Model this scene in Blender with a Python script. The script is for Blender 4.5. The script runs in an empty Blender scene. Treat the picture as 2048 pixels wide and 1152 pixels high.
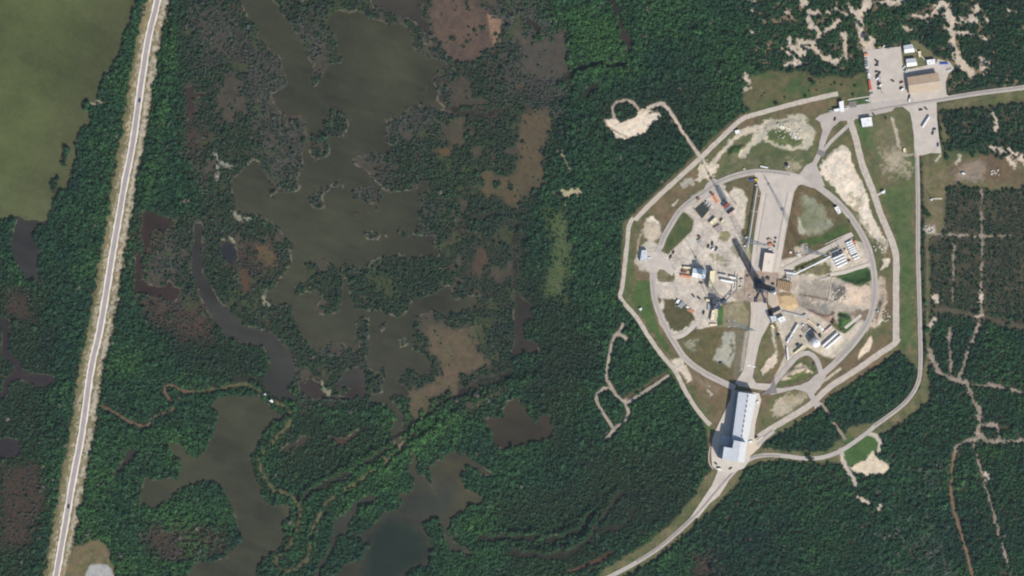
import bpy, bmesh, math, random
import numpy as np
from mathutils import Vector, Matrix
from mathutils.geometry import tessellate_polygon
random.seed(7); RNG = np.random.default_rng(11)
S = bpy.context.scene
COL = S.collection
R = math.radians

# ------------------------------------------------------------------ camera
DIST = 6000.0; MPP = 0.6
CAM = Vector((-0.205*DIST, 0.07*DIST, DIST))
FW = (-CAM).normalized(); RT = FW.cross(Vector((0, 1, 0))).normalized(); UP = RT.cross(FW)
LENS = 36*CAM.length/(2048*MPP); K = 36/LENS/2048
cd = bpy.data.cameras.new('camera'); cam = bpy.data.objects.new('camera', cd); COL.objects.link(cam)
cam.matrix_world = Matrix(((RT.x, UP.x, -FW.x, CAM.x), (RT.y, UP.y, -FW.y, CAM.y), (RT.z, UP.z, -FW.z, CAM.z), (0, 0, 0, 1)))
cd.lens = LENS; cd.sensor_width = 36; cd.clip_start = 100; cd.clip_end = 30000
S.camera = cam
S.render.resolution_x = 1024; S.render.resolution_y = 576

# ------------------------------------------------------------------ sky, sun, exposure
SUN_EL = R(47); SUN_AZ_X, SUN_AZ_Y = 0.485, -0.874      # ground direction towards the sun
w = bpy.data.worlds.new("World"); S.world = w; w.use_nodes = True
nt = w.node_tree; bg = nt.nodes['Background']
sky = nt.nodes.new('ShaderNodeTexSky'); sky.sky_type = 'NISHITA'; sky.sun_disc = False
sky.sun_elevation = SUN_EL; sky.sun_rotation = math.atan2(SUN_AZ_X, SUN_AZ_Y)
nt.links.new(sky.outputs[0], bg.inputs[0]); bg.inputs[1].default_value = 0.1
sl = bpy.data.lights.new('sun', 'SUN'); sl.energy = 4.0; sl.angle = R(0.5); sl.color = (1, 0.955, 0.89)
so = bpy.data.objects.new('sun', sl); COL.objects.link(so)
sv = Vector((SUN_AZ_X*math.cos(SUN_EL), SUN_AZ_Y*math.cos(SUN_EL), math.sin(SUN_EL)))
so.rotation_euler = sv.to_track_quat('Z', 'Y').to_euler(); so.location = sv*900
S.view_settings.view_transform = 'Standard'; S.view_settings.look = 'None'
S.view_settings.exposure = 0.0; S.view_settings.gamma = 1
S.render.engine = 'CYCLES'
S.cycles.max_bounces = 4; S.cycles.diffuse_bounces = 3
try: S.cycles.filter_width = 2.0
except Exception: pass

# ------------------------------------------------------------------ helpers: picture pixel (2048 wide) <-> place
def P(px, py, z=0.0):
    d = FW + RT*((px-1024)*K) - UP*((py-576)*K)
    t = (z-CAM.z)/d.z
    p = CAM + d*t
    return (p.x, p.y)
def W2P(x, y, z=0.0):
    dx, dy, dz = x-CAM.x, y-CAM.y, z-CAM.z
    f = dx*FW.x+dy*FW.y+dz*FW.z; r = dx*RT.x+dy*RT.y+dz*RT.z; u = dx*UP.x+dy*UP.y+dz*UP.z
    return 1024+(r/f)/K, 576-(u/f)/K
def pts(s): return [tuple(float(v) for v in t.split(',')) for t in s.split()]
def lin(c):
    o = []
    for v in c[:3]:
        v /= 255.0
        o.append(v/12.92 if v <= .04045 else ((v+.055)/1.055)**2.4)
    return o
_M = {}
def mat(name, rgb, rough=0.8, var=0.12, scale=0.3, metal=0.0, rgb2=None, spec=0.3, stretch=None, bump=0.0):
    if name in _M: return _M[name]
    m = bpy.data.materials.new(name); m.use_nodes = True; n = m.node_tree; b = n.nodes['Principled BSDF']
    b.inputs['Roughness'].default_value = rough; b.inputs['Metallic'].default_value = metal
    b.inputs['Specular IOR Level'].default_value = spec
    g = n.nodes.new('ShaderNodeNewGeometry')
    mp = n.nodes.new('ShaderNodeMapping'); n.links.new(g.outputs['Position'], mp.inputs[0])
    if stretch: mp.inputs['Scale'].default_value = stretch
    t = n.nodes.new('ShaderNodeTexNoise'); t.inputs['Scale'].default_value = scale; t.inputs['Detail'].default_value = 6; t.inputs['Roughness'].default_value = .65
    n.links.new(mp.outputs[0], t.inputs['Vector'])
    r = n.nodes.new('ShaderNodeMapRange'); r.inputs[1].default_value = .3; r.inputs[2].default_value = .7
    n.links.new(t.outputs[0], r.inputs[0])
    mx = n.nodes.new('ShaderNodeMix'); mx.data_type = 'RGBA'
    a = lin(rgb)
    if rgb2: c2 = lin(rgb2); c1 = a
    else: c1 = [v*(1-var) for v in a]; c2 = [min(1, v*(1+var)) for v in a]
    mx.inputs[6].default_value = (*c1, 1); mx.inputs[7].default_value = (*c2, 1)
    n.links.new(r.outputs[0], mx.inputs[0]); n.links.new(mx.outputs[2], b.inputs['Base Color'])
    if bump:
        bp = n.nodes.new('ShaderNodeBump'); bp.inputs['Strength'].default_value = bump; bp.inputs['Distance'].default_value = .3
        n.links.new(t.outputs[0], bp.inputs['Height']); n.links.new(bp.outputs[0], b.inputs['Normal'])
    _M[name] = m; return m

def meshobj(name, v, f, m, parent=None, off=(0, 0, 0), smooth=False):
    me = bpy.data.meshes.new(name)
    me.from_pydata([(p[0]-off[0], p[1]-off[1], p[2]-off[2]) for p in v], [], f)
    if m: me.materials.append(m)
    if smooth: me.polygons.foreach_set('use_smooth', [True]*len(me.polygons))
    me.update()
    o = bpy.data.objects.new(name, me); COL.objects.link(o)
    if parent: o.parent = parent
    return o
def tag(o, label=None, cat=None, group=None, kind=None):
    if label: o['label'] = label
    if cat: o['category'] = cat
    if group: o['group'] = group
    if kind: o['kind'] = kind
    return o
def thing(name, label, cat, loc, group=None, rz=0):
    o = bpy.data.objects.new(name, None); COL.objects.link(o); o.location = loc; o.rotation_euler = (0, 0, rz)
    o.empty_display_size = 1
    return tag(o, label, cat, group)
def part(t, name, g, m, label=None, smooth=False, local=False):
    root = t if t.parent is None else t.parent
    off = (0, 0, 0) if local else tuple(root.location)
    o = meshobj(name, g[0], g[1], m, t, off, smooth)
    if label: o['label'] = label
    return o
def merge(*gs):
    V, F = [], []
    for v, f in gs:
        k = len(V); V += list(v); F += [tuple(i+k for i in q) for q in f]
    return V, F
def prism(poly, z0, z1):
    a = sum(poly[i][0]*poly[(i+1) % len(poly)][1]-poly[(i+1) % len(poly)][0]*poly[i][1] for i in range(len(poly)))
    if a < 0: poly = poly[::-1]
    n = len(poly)
    v = [(x, y, z0) for x, y in poly]+[(x, y, z1) for x, y in poly]
    f = [(i, (i+1) % n, n+(i+1) % n, n+i) for i in range(n)]
    f.append(tuple(range(n, 2*n))); f.append(tuple(range(n-1, -1, -1)))
    return v, f
def box(cx, cy, z0, sx, sy, sz, rz=0, taper=1.0):
    c, s = math.cos(rz), math.sin(rz)
    v = []
    for z, k in ((z0, 1), (z0+sz, taper)):
        for x, y in ((-sx/2, -sy/2), (sx/2, -sy/2), (sx/2, sy/2), (-sx/2, sy/2)):
            x *= k; y *= k
            v.append((cx+x*c-y*s, cy+x*s+y*c, z))
    return v, [(3, 2, 1, 0), (4, 5, 6, 7), (0, 1, 5, 4), (1, 2, 6, 5), (2, 3, 7, 6), (3, 0, 4, 7)]
def beam(a, b, r, n=4, r2=None, caps=True):
    a, b = Vector(a), Vector(b); d = (b-a).normalized()
    u = d.cross(Vector((0, 0, 1)) if abs(d.z) < .9 else Vector((1, 0, 0))).normalized(); w_ = d.cross(u)
    r2 = r if r2 is None else r2
    v = []
    for p, q in ((a, r), (b, r2)):
        for i in range(n):
            t = 2*math.pi*(i+.5)/n
            v.append(tuple(p+(u*math.cos(t)+w_*math.sin(t))*q))
    f = [(i, (i+1) % n, n+(i+1) % n, n+i) for i in range(n)]
    if caps: f += [tuple(range(n-1, -1, -1)), tuple(range(n, 2*n))]
    return v, f
def revolve(prof, c, axis, n=20):
    """prof: (distance along axis, radius) list"""
    a = Vector(axis).normalized(); u = a.cross(Vector((0, 0, 1)) if abs(a.z) < .9 else Vector((1, 0, 0))).normalized(); w_ = a.cross(u)
    c = Vector(c); v = []; f = []
    for s_, r in prof:
        for i in range(n):
            t = 2*math.pi*i/n
            v.append(tuple(c+a*s_+(u*math.cos(t)+w_*math.sin(t))*max(r, .001)))
    for k in range(len(prof)-1):
        for i in range(n):
            f.append((k*n+i, k*n+(i+1) % n, (k+1)*n+(i+1) % n, (k+1)*n+i))
    return v, f
def smoothline(p, step=6, closed=False):
    out = []; n = len(p)
    rng = range(n if closed else n-1)
    for i in rng:
        g = lambda j: p[j % n] if closed else p[min(max(j, 0), n-1)]
        p0, p1, p2, p3 = g(i-1), g(i), g(i+1), g(i+2)
        L = math.dist(p1, p2); m = max(1, int(L/step))
        for k in range(m):
            t = k/m
            out.append(tuple(.5*((2*p1[j])+(-p0[j]+p2[j])*t+(2*p0[j]-5*p1[j]+4*p2[j]-p3[j])*t*t+(-p0[j]+3*p1[j]-3*p2[j]+p3[j])*t**3) for j in (0, 1)))
    if not closed: out.append(p[-1])
    return out

# ------------------------------------------------------------------ ground maps (one vertex per metre)
STEP = 1.0
X0, X1, Y0, Y1 = -720, 720, -430, 430
nx, ny = int((X1-X0)/STEP)+1, int((Y1-Y0)/STEP)+1
xs = np.linspace(X0, X1, nx); ys = np.linspace(Y0, Y1, ny)
WX, WY = np.meshgrid(xs, ys)
GX, GY = W2P(WX, WY)
def vnoise(x, y, sc, seed):
    r = np.random.default_rng(seed).random((256, 256))
    x = x/sc+1000; y = y/sc+1000
    i = np.floor(x).astype(int); j = np.floor(y).astype(int); fx = x-i; fy = y-j
    fx = fx*fx*(3-2*fx); fy = fy*fy*(3-2*fy)
    i0, i1, j0, j1 = i & 255, (i+1) & 255, j & 255, (j+1) & 255
    return (r[j0, i0]*(1-fx)+r[j0, i1]*fx)*(1-fy)+(r[j1, i0]*(1-fx)+r[j1, i1]*fx)*fy
def fbm(x, y, sc, seed, o=4):
    t = 0; a = .5; s_ = 0
    for k in range(o):
        t = t+a*vnoise(x, y, sc/2**k, seed+k); s_ += a; a *= .55
    return t/s_-.5            # about -0.35..0.35
NW1 = fbm(GX, GY, 26, 1); NW2 = fbm(GX, GY, 26, 21)
FX, FY = GX+NW1*16, GY+NW2*16                    # warped pixel coordinates for natural edges
N1 = fbm(GX, GY, 60, 41, 5); N2 = fbm(GX, GY, 14, 61, 4); N3 = fbm(GX, GY, 5, 81, 3); N4 = fbm(GX, GY, 120, 101, 3)
N5 = fbm(GX, GY, 3.2, 601, 2); N6 = fbm(GX, GY, 9, 621, 3)
def sdf(poly, natural=True, pad=30, line=None):
    A, B = (FX, FY) if natural else (GX, GY)
    px = [p[0] for p in poly]; py = [p[1] for p in poly]
    m = (A > min(px)-pad) & (A < max(px)+pad) & (B > min(py)-pad) & (B < max(py)+pad)
    out = np.full(A.shape, 1e3)
    if not m.any(): return out
    x = A[m]; y = B[m]; d = np.full(x.shape, 1e9); ins = np.zeros(x.shape, bool)
    n = len(poly)
    for i in range(n if line is None else n-1):
        ax, ay = poly[i]; bx, by = poly[(i+1) % n]
        ex, ey = bx-ax, by-ay; L = ex*ex+ey*ey+1e-9
        t = np.clip(((x-ax)*ex+(y-ay)*ey)/L, 0, 1)
        d = np.minimum(d, (x-ax-ex*t)**2+(y-ay-ey*t)**2)
        if line is None:
            c = ((ay > y) != (by > y)) & (x < (bx-ax)*(y-ay)/(by-ay+1e-12)+ax)
            ins ^= c
    d = np.sqrt(d)
    out[m] = np.where(ins, -d, d) if line is None else d-line
    return out
def wgt(d, soft=3.0, nz=0.0): return np.clip(.5-(d+N3*nz*2+N2*nz)/soft, 0, 1)

GC = np.zeros((ny, nx, 3)); GC[:] = lin((44, 50, 34))        # soil under the canopy
DEN = np.full((ny, nx), 1.0)                                 # plant cover 0..1
GREY = np.zeros((ny, nx)); BRI = np.zeros((ny, nx)); SIZ = np.ones((ny, nx)); RED = np.zeros((ny, nx))
HZ = np.zeros((ny, nx))
def put(poly, rgb, soft=3, nz=4, natural=True, den=None, line=None, rgb2=None, alpha=1.0, mott=None, dsoft=None):
    if isinstance(poly, str): poly = pts(poly)
    d = sdf(poly, natural, line=line)
    k = wgt(d, soft, nz)*alpha
    c = np.array(lin(rgb))
    if rgb2 is not None:
        t = np.clip(.5+(N2*1.4+N1*1.2 if mott is None else mott), 0, 1)[..., None]
        c = c*(1-t)+np.array(lin(rgb2))*t
    GC[:] = GC*(1-k[..., None])+c*k[..., None]
    if den is not None:
        kk = wgt(d-(2.6 if den < .1 else 0), dsoft or soft, nz)
        DEN[:] = DEN*(1-kk)+den*kk
    return d
def veg(poly, den=None, grey=None, bri=None, siz=None, red=None, soft=25, nz=14, line=None):
    if isinstance(poly, str): poly = pts(poly)
    k = wgt(sdf(poly, True, line=line), soft, nz)
    for A, v in ((DEN, den), (GREY, grey), (BRI, bri), (SIZ, siz), (RED, red)):
        if v is not None: A[:] = A*(1-k)+v*k

# ---- broad vegetation zones
MARSH = "340,-60 1010,-60 1090,120 1120,250 1060,420 1040,700 990,830 800,800 600,830 560,700 420,650 270,600 270,430 400,420 360,200"
veg(MARSH, den=.93, grey=.27, siz=.68, bri=-.05)
put(MARSH, (62, 66, 50), soft=30, nz=20, rgb2=(52, 52, 42))
for z in ["480,60 560,110 600,220 640,270 600,320 520,300 500,200 470,130", "700,200 860,200 880,250 800,280 760,320 700,310", "590,40 650,60 660,120 620,160 600,100",
          "520,290 610,290 605,380 540,380", "700,300 780,300 770,400 700,400", "1060,90 1130,110 1140,200 1090,240 1050,170", "610,360 690,360 660,425 610,410",
          "290,470 350,465 370,520 350,570 290,560", "820,100 900,110 900,220 870,215 860,150", "960,-20 1080,-20 1120,60 1050,90 980,60", "640,680 720,680 720,710 650,715",
          "830,410 880,410 900,470 840,480", "1000,100 1080,110 1080,180 1010,200", "380,20 470,20 490,110 400,130"]:
    veg(z, den=.74, grey=.62, siz=.6, soft=36, nz=34); put(z, (86, 82, 76), soft=36, nz=34, rgb2=(62, 58, 50), alpha=.85)
for z in ["280,430 345,440 330,480 290,520 280,600 265,560", "290,590 420,600 430,680 360,680 290,640", "0,930 80,930 95,1000 60,1090 0,1100", "0,580 60,590 70,640 20,640", "300,1040 450,1060 460,1100 330,1130 280,1080",
          "1380,1110 1430,1100 1440,1150 1390,1170", "370,240 420,270 400,330 365,300", "470,480 545,480 555,540 490,580 465,540"]:
    veg(z, den=.6, grey=.55, siz=.65, red=.35); put(z, (78, 60, 50), soft=22, nz=20, rgb2=(60, 50, 44), alpha=.9)
for z in ["880,240 1030,210 1060,420 1010,640 950,640 880,560 860,420", "640,540 900,520 900,590 760,620 700,560"]:
    veg(z, den=.97, grey=.05, siz=.7, bri=-.05)
for z in ["350,-20 380,-20 360,130 335,250 320,430 270,620 250,600 290,380 320,150", "1160,-20 1260,-20 1270,120 1200,150 1150,90", "560,1030 640,1000 720,960 760,1000 640,1150 560,1150",
          "820,880 1000,820 1040,900 1120,1060 900,1060 970,960", "300,1000 440,970 470,1080 380,1130", "200,880 330,860 420,830 430,900 300,930", "1150,900 1260,880 1260,1000 1150,1050", "340,740 500,740 500,780 340,780",
          "940,1040 1180,1050 1150,1150 960,1140", "760,850 960,760 1010,800 850,890 700,980"]:
    veg(z, bri=.3, grey=.0, siz=1.0)
for z in ["1090,420 1140,420 1145,520 1130,600 1090,590 1100,500"]:
    veg(z, bri=.35, den=.45, siz=.5); put(z, (72, 88, 50), soft=20, nz=16, rgb2=(84, 92, 62))
# scrub in the north-east and east: patchy, dark, sandy gaps
SCRUB = "1470,-60 2140,-60 2140,170 1900,190 1860,90 1730,95 1700,150 1560,150 1500,130"
veg(SCRUB, den=1.0, siz=.85, grey=.06, bri=-.22)
put(SCRUB, (74, 72, 56), soft=20, nz=10, rgb2=(52, 54, 40))
ESCR = "1850,200 2140,180 2140,1250 1500,1250 1400,1060 1480,960 1620,925 1740,880 1850,790 1855,480"
veg(ESCR, den=.97, siz=.9, bri=-.18); put(ESCR, (54, 54, 42), soft=20, nz=10, rgb2=(38, 44, 34))
veg("1890,200 2060,190 2060,290 1960,296 1890,290", den=.9, grey=.15, bri=-.1, siz=.85); put("1885,200 2060,190 2060,370 1900,330", (92, 82, 68), soft=16, nz=14, rgb2=(62, 62, 46))
veg("1860,370 2060,370 2060,640 1860,640", den=.96, grey=.22, bri=-.05, siz=.72); put("1860,370 2060,370 2060,640 1860,640", (80, 76, 60), soft=16, nz=14, rgb2=(54, 56, 42))
veg("1740,900 1900,900 1900,1160 1740,1160", grey=.2, bri=-.3, siz=1.15)

GM_ = np.clip(.34+N1*2.1+N2*.9+N4*1.2, 0, 1)
GRASS, GRASS2, BROWNG = (84, 92, 56), (66, 88, 52), (104, 92, 72)
SAND, SAND2, GRAVEL, GRAVEL2 = (222, 205, 184), (206, 188, 166), (190, 178, 164), (174, 162, 148)

# ---- muddy channels, reed rims and pools wandering through the marsh
MK = wgt(sdf(pts(MARSH), True), 40, 20)
CH = np.abs(fbm(FX, FY, 46, 501, 4)); CH2 = np.abs(fbm(FX+300, FY, 30, 521, 3)); PL = fbm(FX, FY, 34, 541, 4)
k = MK*np.clip((.016-CH)/.006, 0, 1)*np.clip(N1*6+.9, 0, 1); DEN *= 1-k*.95; GC[:] = GC*(1-k[..., None])+np.array(lin((70, 58, 48)))*k[..., None]
k = MK*np.clip((.012-CH2)/.006, 0, 1)*np.clip(.4-N1*6, 0, 1)*.8; DEN *= 1-k*.9; GC[:] = GC*(1-k[..., None])+np.array(lin((62, 56, 48)))*k[..., None]
k = MK*np.clip(1-np.abs(CH-.03)/.012, 0, 1)*np.clip(N4*5+.6, 0, 1); BRI += k*.7; GREY *= 1-k
k = MK*np.clip((PL-.16)/.03, 0, 1); DEN *= 1-k*.95; GC[:] = GC*(1-k[..., None])+np.array(lin((72, 66, 54)))*k[..., None]
k = MK*np.clip((-.17-PL)/.03, 0, 1)*.8; DEN *= 1-k*.7; GC[:] = GC*(1-k[..., None])+np.array(lin((66, 72, 46)))*k[..., None]

# bare pockets between the rounded scrub clumps
for z, c1, th in ((SCRUB, (112, 98, 78), .15), ("1885,200 2140,190 2140,640 1858,640 1858,370 1960,370 1890,300", (88, 82, 64), .15), (ESCR, (66, 62, 48), .2)):
    k = wgt(sdf(pts(z), True), 14, 8)*np.clip((N2*.9+N6*.7+N3*.3-th)/.06, 0, 1)
    DEN *= 1-k*.93; GC[:] = GC*(1-k[..., None])+np.array(lin(c1))*k[..., None]

# smoother, lower marsh woods with a duller leaf
LV = "543,802 560,808 574,815 583,830 578,845 568,860 555,872 540,887 527,902 519,922 522,945 535,965 548,980 562,984 582,991 596,1006 600,1024 596,1050 590,1070 580,1090 565,1104 553,1115 550,1125 558,1136 574,1141 588,1137 602,1128 616,1116 620,1104 621,1085 620,1070 630,1045 640,1025 650,1006 665,993"
SMO = np.zeros((ny, nx))
for z in ["-80,560 95,560 100,700 80,900 60,1220 -80,1220", "560,830 790,845 780,890 640,965 560,950", "1030,560 1130,540 1190,700 1150,880 1110,930 1040,780 1060,720", "340,640 400,650 520,700 520,770 350,740", "1180,880 1390,900 1380,1030 1250,1080 1150,1000",
          "880,480 1030,480 1020,620 980,650 900,560", "1030,1080 1200,1090 1180,1160 1000,1160", "980,1000 1180,960 1170,1060 1000,1070", "1870,380 2080,380 2080,620 1860,620", "1480,150 1180,190 1190,300 1400,270"]:
    k = wgt(sdf(pts(z), True), 40, 26); SMO = np.maximum(SMO, k*(.6 if z[0:4] == '1480' else 1))
SIZ *= 1-.3*SMO
# raised, tree-lined banks
for z, wd, h in ((LV, 11, 2.6), ("1024,1094 1074,1101 1134,1096 1170,1076 1185,1051 1205,1019 1230,984", 8, 3.5), ("960,1066 1036,1066 1099,1069 1132,1064 1160,1044 1180,1014", 7, 3.2), ("820,895 880,850 950,800 1020,770 1080,750", 13, 3.2), ("600,1000 620,975 680,945 760,895 800,872", 7, 2.8),
                 ("1120,175 1136,156 1165,144 1200,138 1250,137 1330,140", 9, 2.6), ("350,0 345,90 330,170 318,260 300,340 285,420", 8, 2.4)):
    q_ = np.clip(1-(sdf(pts(z), True, line=0.1)/wd)**2, 0, 1); HZ += q_*h; BRI += q_*.3; GREY *= 1-q_
# ---- west causeway verges
WROAD = pts("318,-60 315,0 297,75 282,170 265,288 250,363 237,438 222,525 214,576 199,663 182,738 164,864 145,964 130,1051 112,1152 100,1220")
put([(x-11, y) for x, y in WROAD], (100, 100, 64), line=13, nz=9, den=0, rgb2=(130, 118, 88), natural=False)
put([(x+12, y) for x, y in WROAD], (108, 102, 74), line=12, nz=7, den=0, rgb2=(140, 126, 98), natural=False)
put([(x+16, y) for x, y in WROAD], (206, 194, 172), line=2.6, nz=13, soft=4, natural=False, alpha=.65)
put([(x-11, y) for x, y in WROAD], (196, 182, 158), line=1.5, nz=12, soft=3, natural=False, alpha=.6)
put("152,1090 170,1088 196,1078 215,1100 226,1130 240,1200 120,1200 140,1100", (96, 100, 60), den=0, rgb2=(116, 98, 76))
put("166,1200 165,1150 172,1136 186,1128 205,1128 220,1138 228,1152 230,1200", (176, 174, 170), soft=3, nz=2, rgb2=(150, 148, 144), den=0)

# ---- compound lawns
COMP = "1672,178 1480,228 1430,272 1246,446 1238,585 1345,748 1410,852 1418,900 1416,925 1436,944 1470,950 1505,915 1540,880 1660,868 1640,812 1800,700 1836,740 1842,560 1838,200 1700,190"
put(COMP, (74, 98, 54), soft=5, nz=4, natural=False, den=0, rgb2=(114, 98, 74), mott=GM_)
put("1800,88 1830,80 1850,92 1868,112 1896,120 1912,134 1900,150 1880,150 1800,150", (118, 110, 82), soft=4, nz=5, natural=False, den=0, rgb2=(104, 108, 70))
put("1500,150 1540,140 1700,160 1735,140 1742,212 1680,195 1590,200 1500,228 1490,200", (116, 92, 72), soft=6, nz=6, den=.03, rgb2=(72, 92, 52), mott=np.clip(.38-N4*2.2+N1*1.6-N2*1.4, 0, 1))
put("1538,884 1745,845 1790,826 1838,780 1854,700 1852,640 1850,560 1850,480 1843,300 1900,280 1870,210 2060,170 2060,200 1880,222 1885,300 1890,320 1960,310 2060,330 2060,372 1990,380 1920,368 1895,372 1890,400 1888,460 1858,478 1860,560 1857,800 1810,840 1700,905 1700,925 1640,926 1560,921 1500,930 1460,985 1400,1040 1330,1105 1270,1140 1220,1170 1190,1170 1205,1140 1290,1090 1350,1040 1390,990 1410,950 1430,935 1500,905", (90, 96, 60), soft=5, nz=5, natural=False, den=0, rgb2=(118, 106, 80))
put("1560,880 1700,830 1770,790 1800,750 1790,730 1730,770 1660,810 1600,850", (44, 50, 34), soft=5, nz=4, natural=False, den=1)
put("1650,800 1730,752 1775,722 1822,734 1824,770 1800,800 1700,850 1690,865 1650,820", (44, 50, 34), soft=4, nz=4, natural=False, den=1)
put("1520,895 1600,845 1640,815 1655,828 1685,872 1650,902 1600,902 1545,900", (44, 50, 34), soft=4, nz=4, natural=False, den=1)
put("1700,225 1745,258 1760,250 1782,300 1760,330 1740,300 1716,260", (70, 98, 52), soft=10, nz=10, alpha=.8)
put("1252,470 1272,540 1262,600 1300,670 1345,730 1430,860 1420,870 1330,730 1250,610 1245,560", (72, 100, 54), soft=6, nz=6, alpha=.6)
put("1803,330 1828,300 1828,690 1800,700 1803,510 1765,400", (68, 92, 52), soft=10, nz=8, alpha=.8, rgb2=(80, 100, 58))
put("1750,240 1790,230 1810,300 1822,350 1800,380 1770,360 1745,290", (128, 116, 90), soft=16, nz=16, alpha=.8, rgb2=(92, 96, 62))
put("1762,310 1810,300 1815,345 1780,350", (176, 164, 142), soft=16, nz=22, alpha=.8)
put("1450,265 1620,300 1640,330 1600,350 1500,345 1440,355 1420,340", (86, 96, 60), rgb2=(112, 104, 80), nz=8, soft=8)
put("1905,355 1935,320 1960,318 1975,340 1965,360 1920,362", (176, 168, 150), soft=8, nz=12)
put("1890,300 2060,330 2060,366 1900,366", (112, 96, 76), soft=8, nz=10, alpha=.8, den=.02, rgb2=(90, 92, 62))
put("1905,355 1935,320 1960,318 1975,340 1965,360 1920,362", (176, 168, 150), soft=10, nz=16, alpha=.9)
put("1895,330 1930,300 1990,300 2040,330 2040,366 1960,362 1900,364", (112, 88, 70), soft=14, nz=26, alpha=.6)
put("1885,300 1900,292 1950,296 1965,312 1930,318 1895,330", (76, 92, 54), soft=12, nz=20, alpha=.7)
put("1846,450 1871,450 1872,468 1846,468", (196, 184, 168), nz=2, natural=False, rgb2=(160, 145, 130))
put("1783,235 1792,262 1797,290", (184, 172, 150), line=3, nz=4, natural=False)
put("1780,318 1826,309", (170, 158, 136), line=2, nz=4, natural=False)
put("1880,312 1872,322", (190, 178, 160), line=2, nz=2, natural=False)

# ---- gravel and sand inside the ring
put("1385,392 1432,362 1452,372 1480,420 1497,490 1500,560 1495,600 1445,606 1436,650 1395,662 1390,636 1375,622 1352,600 1325,598 1310,590 1308,540 1318,505 1345,500 1384,462 1388,440 1375,428 1362,420", GRAVEL, soft=3, nz=2, natural=False, rgb2=(204, 192, 176))
put("1640,380 1300,480 1290,500 1275,505 1272,525 1280,540 1305,545 1312,520 1320,490", (200, 190, 174), soft=6, nz=8, alpha=.0)
put("1276,498 1300,480 1318,490 1312,530 1300,545 1280,540 1270,525", (200, 190, 172), soft=4, nz=5, natural=False, rgb2=(180, 172, 154))
put("1292,440 1300,436 1322,450 1326,466 1316,480 1300,482 1286,470 1280,480 1276,500 1275,480 1288,460", (204, 188, 166), soft=4, nz=5, rgb2=(168, 156, 134))
put("1296,442 1305,437 1318,446", (232, 218, 196), line=3, nz=3)
put("1361,425 1374,428 1386,448 1384,458 1356,485 1336,510 1328,505 1334,475 1346,448", (74, 88, 50), soft=2.5, nz=1.5, natural=False, rgb2=(90, 92, 58))
put("1314,545 1320,538 1335,537 1347,543 1352,552 1350,562 1335,566 1316,565", (98, 96, 62), soft=2.5, nz=3, natural=False, rgb2=(130, 120, 94))
put("1318,580 1350,590 1352,600 1325,600 1312,620 1320,650 1350,672 1385,660 1398,640 1386,620", (200, 190, 172), soft=4, nz=5, natural=False)
put("1328,598 1346,598 1374,616 1391,636 1379,651 1359,663 1346,662 1333,643 1327,621", (84, 84, 54), soft=3, nz=4, natural=False, rgb2=(100, 84, 66))
put("1366,672 1380,662 1424,653 1471,661 1474,680 1469,726 1461,766 1436,756 1386,733 1364,706 1362,685", (88, 90, 56), soft=3, nz=2, natural=False, rgb2=(110, 96, 68))
put("1449,666 1471,664 1469,716 1459,736 1446,728 1431,721 1434,696 1444,686", (178, 174, 158), soft=4, nz=4, rgb2=(156, 154, 138))
put("1462,682 1466,700 1456,715 1458,690", (104, 102, 72), soft=4, nz=4)
put("1374,680 1398,676 1390,700 1376,694", (160, 156, 134), soft=8, nz=12, alpha=.7)
put("1474,661 1500,661 1492,716 1486,742 1470,764 1466,740", (128, 116, 98), soft=3, nz=3, natural=False, rgb2=(100, 96, 74))
put("1490,662 1500,662 1488,742 1480,742", (164, 156, 140), soft=3, nz=2, natural=False)
put("1438,612 1484,601 1499,626 1496,655 1434,653", (112, 108, 78), soft=3, nz=4, natural=False, rgb2=(150, 140, 112))
put("1436,610 1447,612 1446,650 1434,650", (76, 104, 56), soft=2, nz=1, natural=False)
put("1449,378 1461,355 1506,348 1514,372 1511,400 1500,488 1481,490 1484,463 1470,440 1476,415 1466,400", (94, 92, 60), soft=3, nz=2, natural=False, rgb2=(108, 98, 72))
put("1459,383 1471,373 1491,383 1496,403 1489,448 1479,463 1464,438 1474,405 1463,396", (214, 200, 182), soft=3, nz=3, rgb2=(196, 186, 166))
put("1480,490 1502,490 1502,520 1492,520", (150, 144, 118), soft=5, nz=5, natural=False)
put("1586,380 1598,370 1615,369 1636,378 1668,403 1690,440 1704,465 1620,505 1565,530 1572,470 1580,425", (92, 88, 58), soft=3, nz=2, natural=False, rgb2=(116, 94, 72))
put("1606,390 1631,395 1648,418 1668,448 1641,468 1596,465 1596,448 1602,420", (158, 156, 134), soft=8, nz=10, rgb2=(106, 110, 76))
put("1596,448 1600,430 1608,440 1612,465 1596,466", (178, 172, 152), soft=5, nz=6)
put("1600,482 1690,450 1700,464 1640,492 1610,500 1590,498", (72, 92, 50), soft=6, nz=5, alpha=.9)
put("1588,496 1612,488 1616,506 1592,512", (200, 186, 166), soft=3, nz=4, natural=False, rgb2=(180, 168, 148))
put("1561,520 1600,512 1640,508 1700,476 1736,490 1747,530 1742,537 1680,552 1668,546 1640,556 1586,556 1570,548 1556,562", (188, 176, 158), soft=3, nz=2, natural=False, rgb2=(204, 192, 174))
put("1590,532 1656,506 1660,512 1604,540 1588,546", (96, 98, 62), soft=3, nz=3, natural=False)
put("1620,532 1653,524 1666,545 1645,553 1610,548 1590,552 1600,542", (96, 96, 62), soft=4, nz=5, natural=False, rgb2=(126, 116, 88))
put("1676,548 1711,538 1736,535 1742,550 1738,569 1698,570 1676,560", (60, 84, 46), soft=4, nz=2, natural=False)
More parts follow.
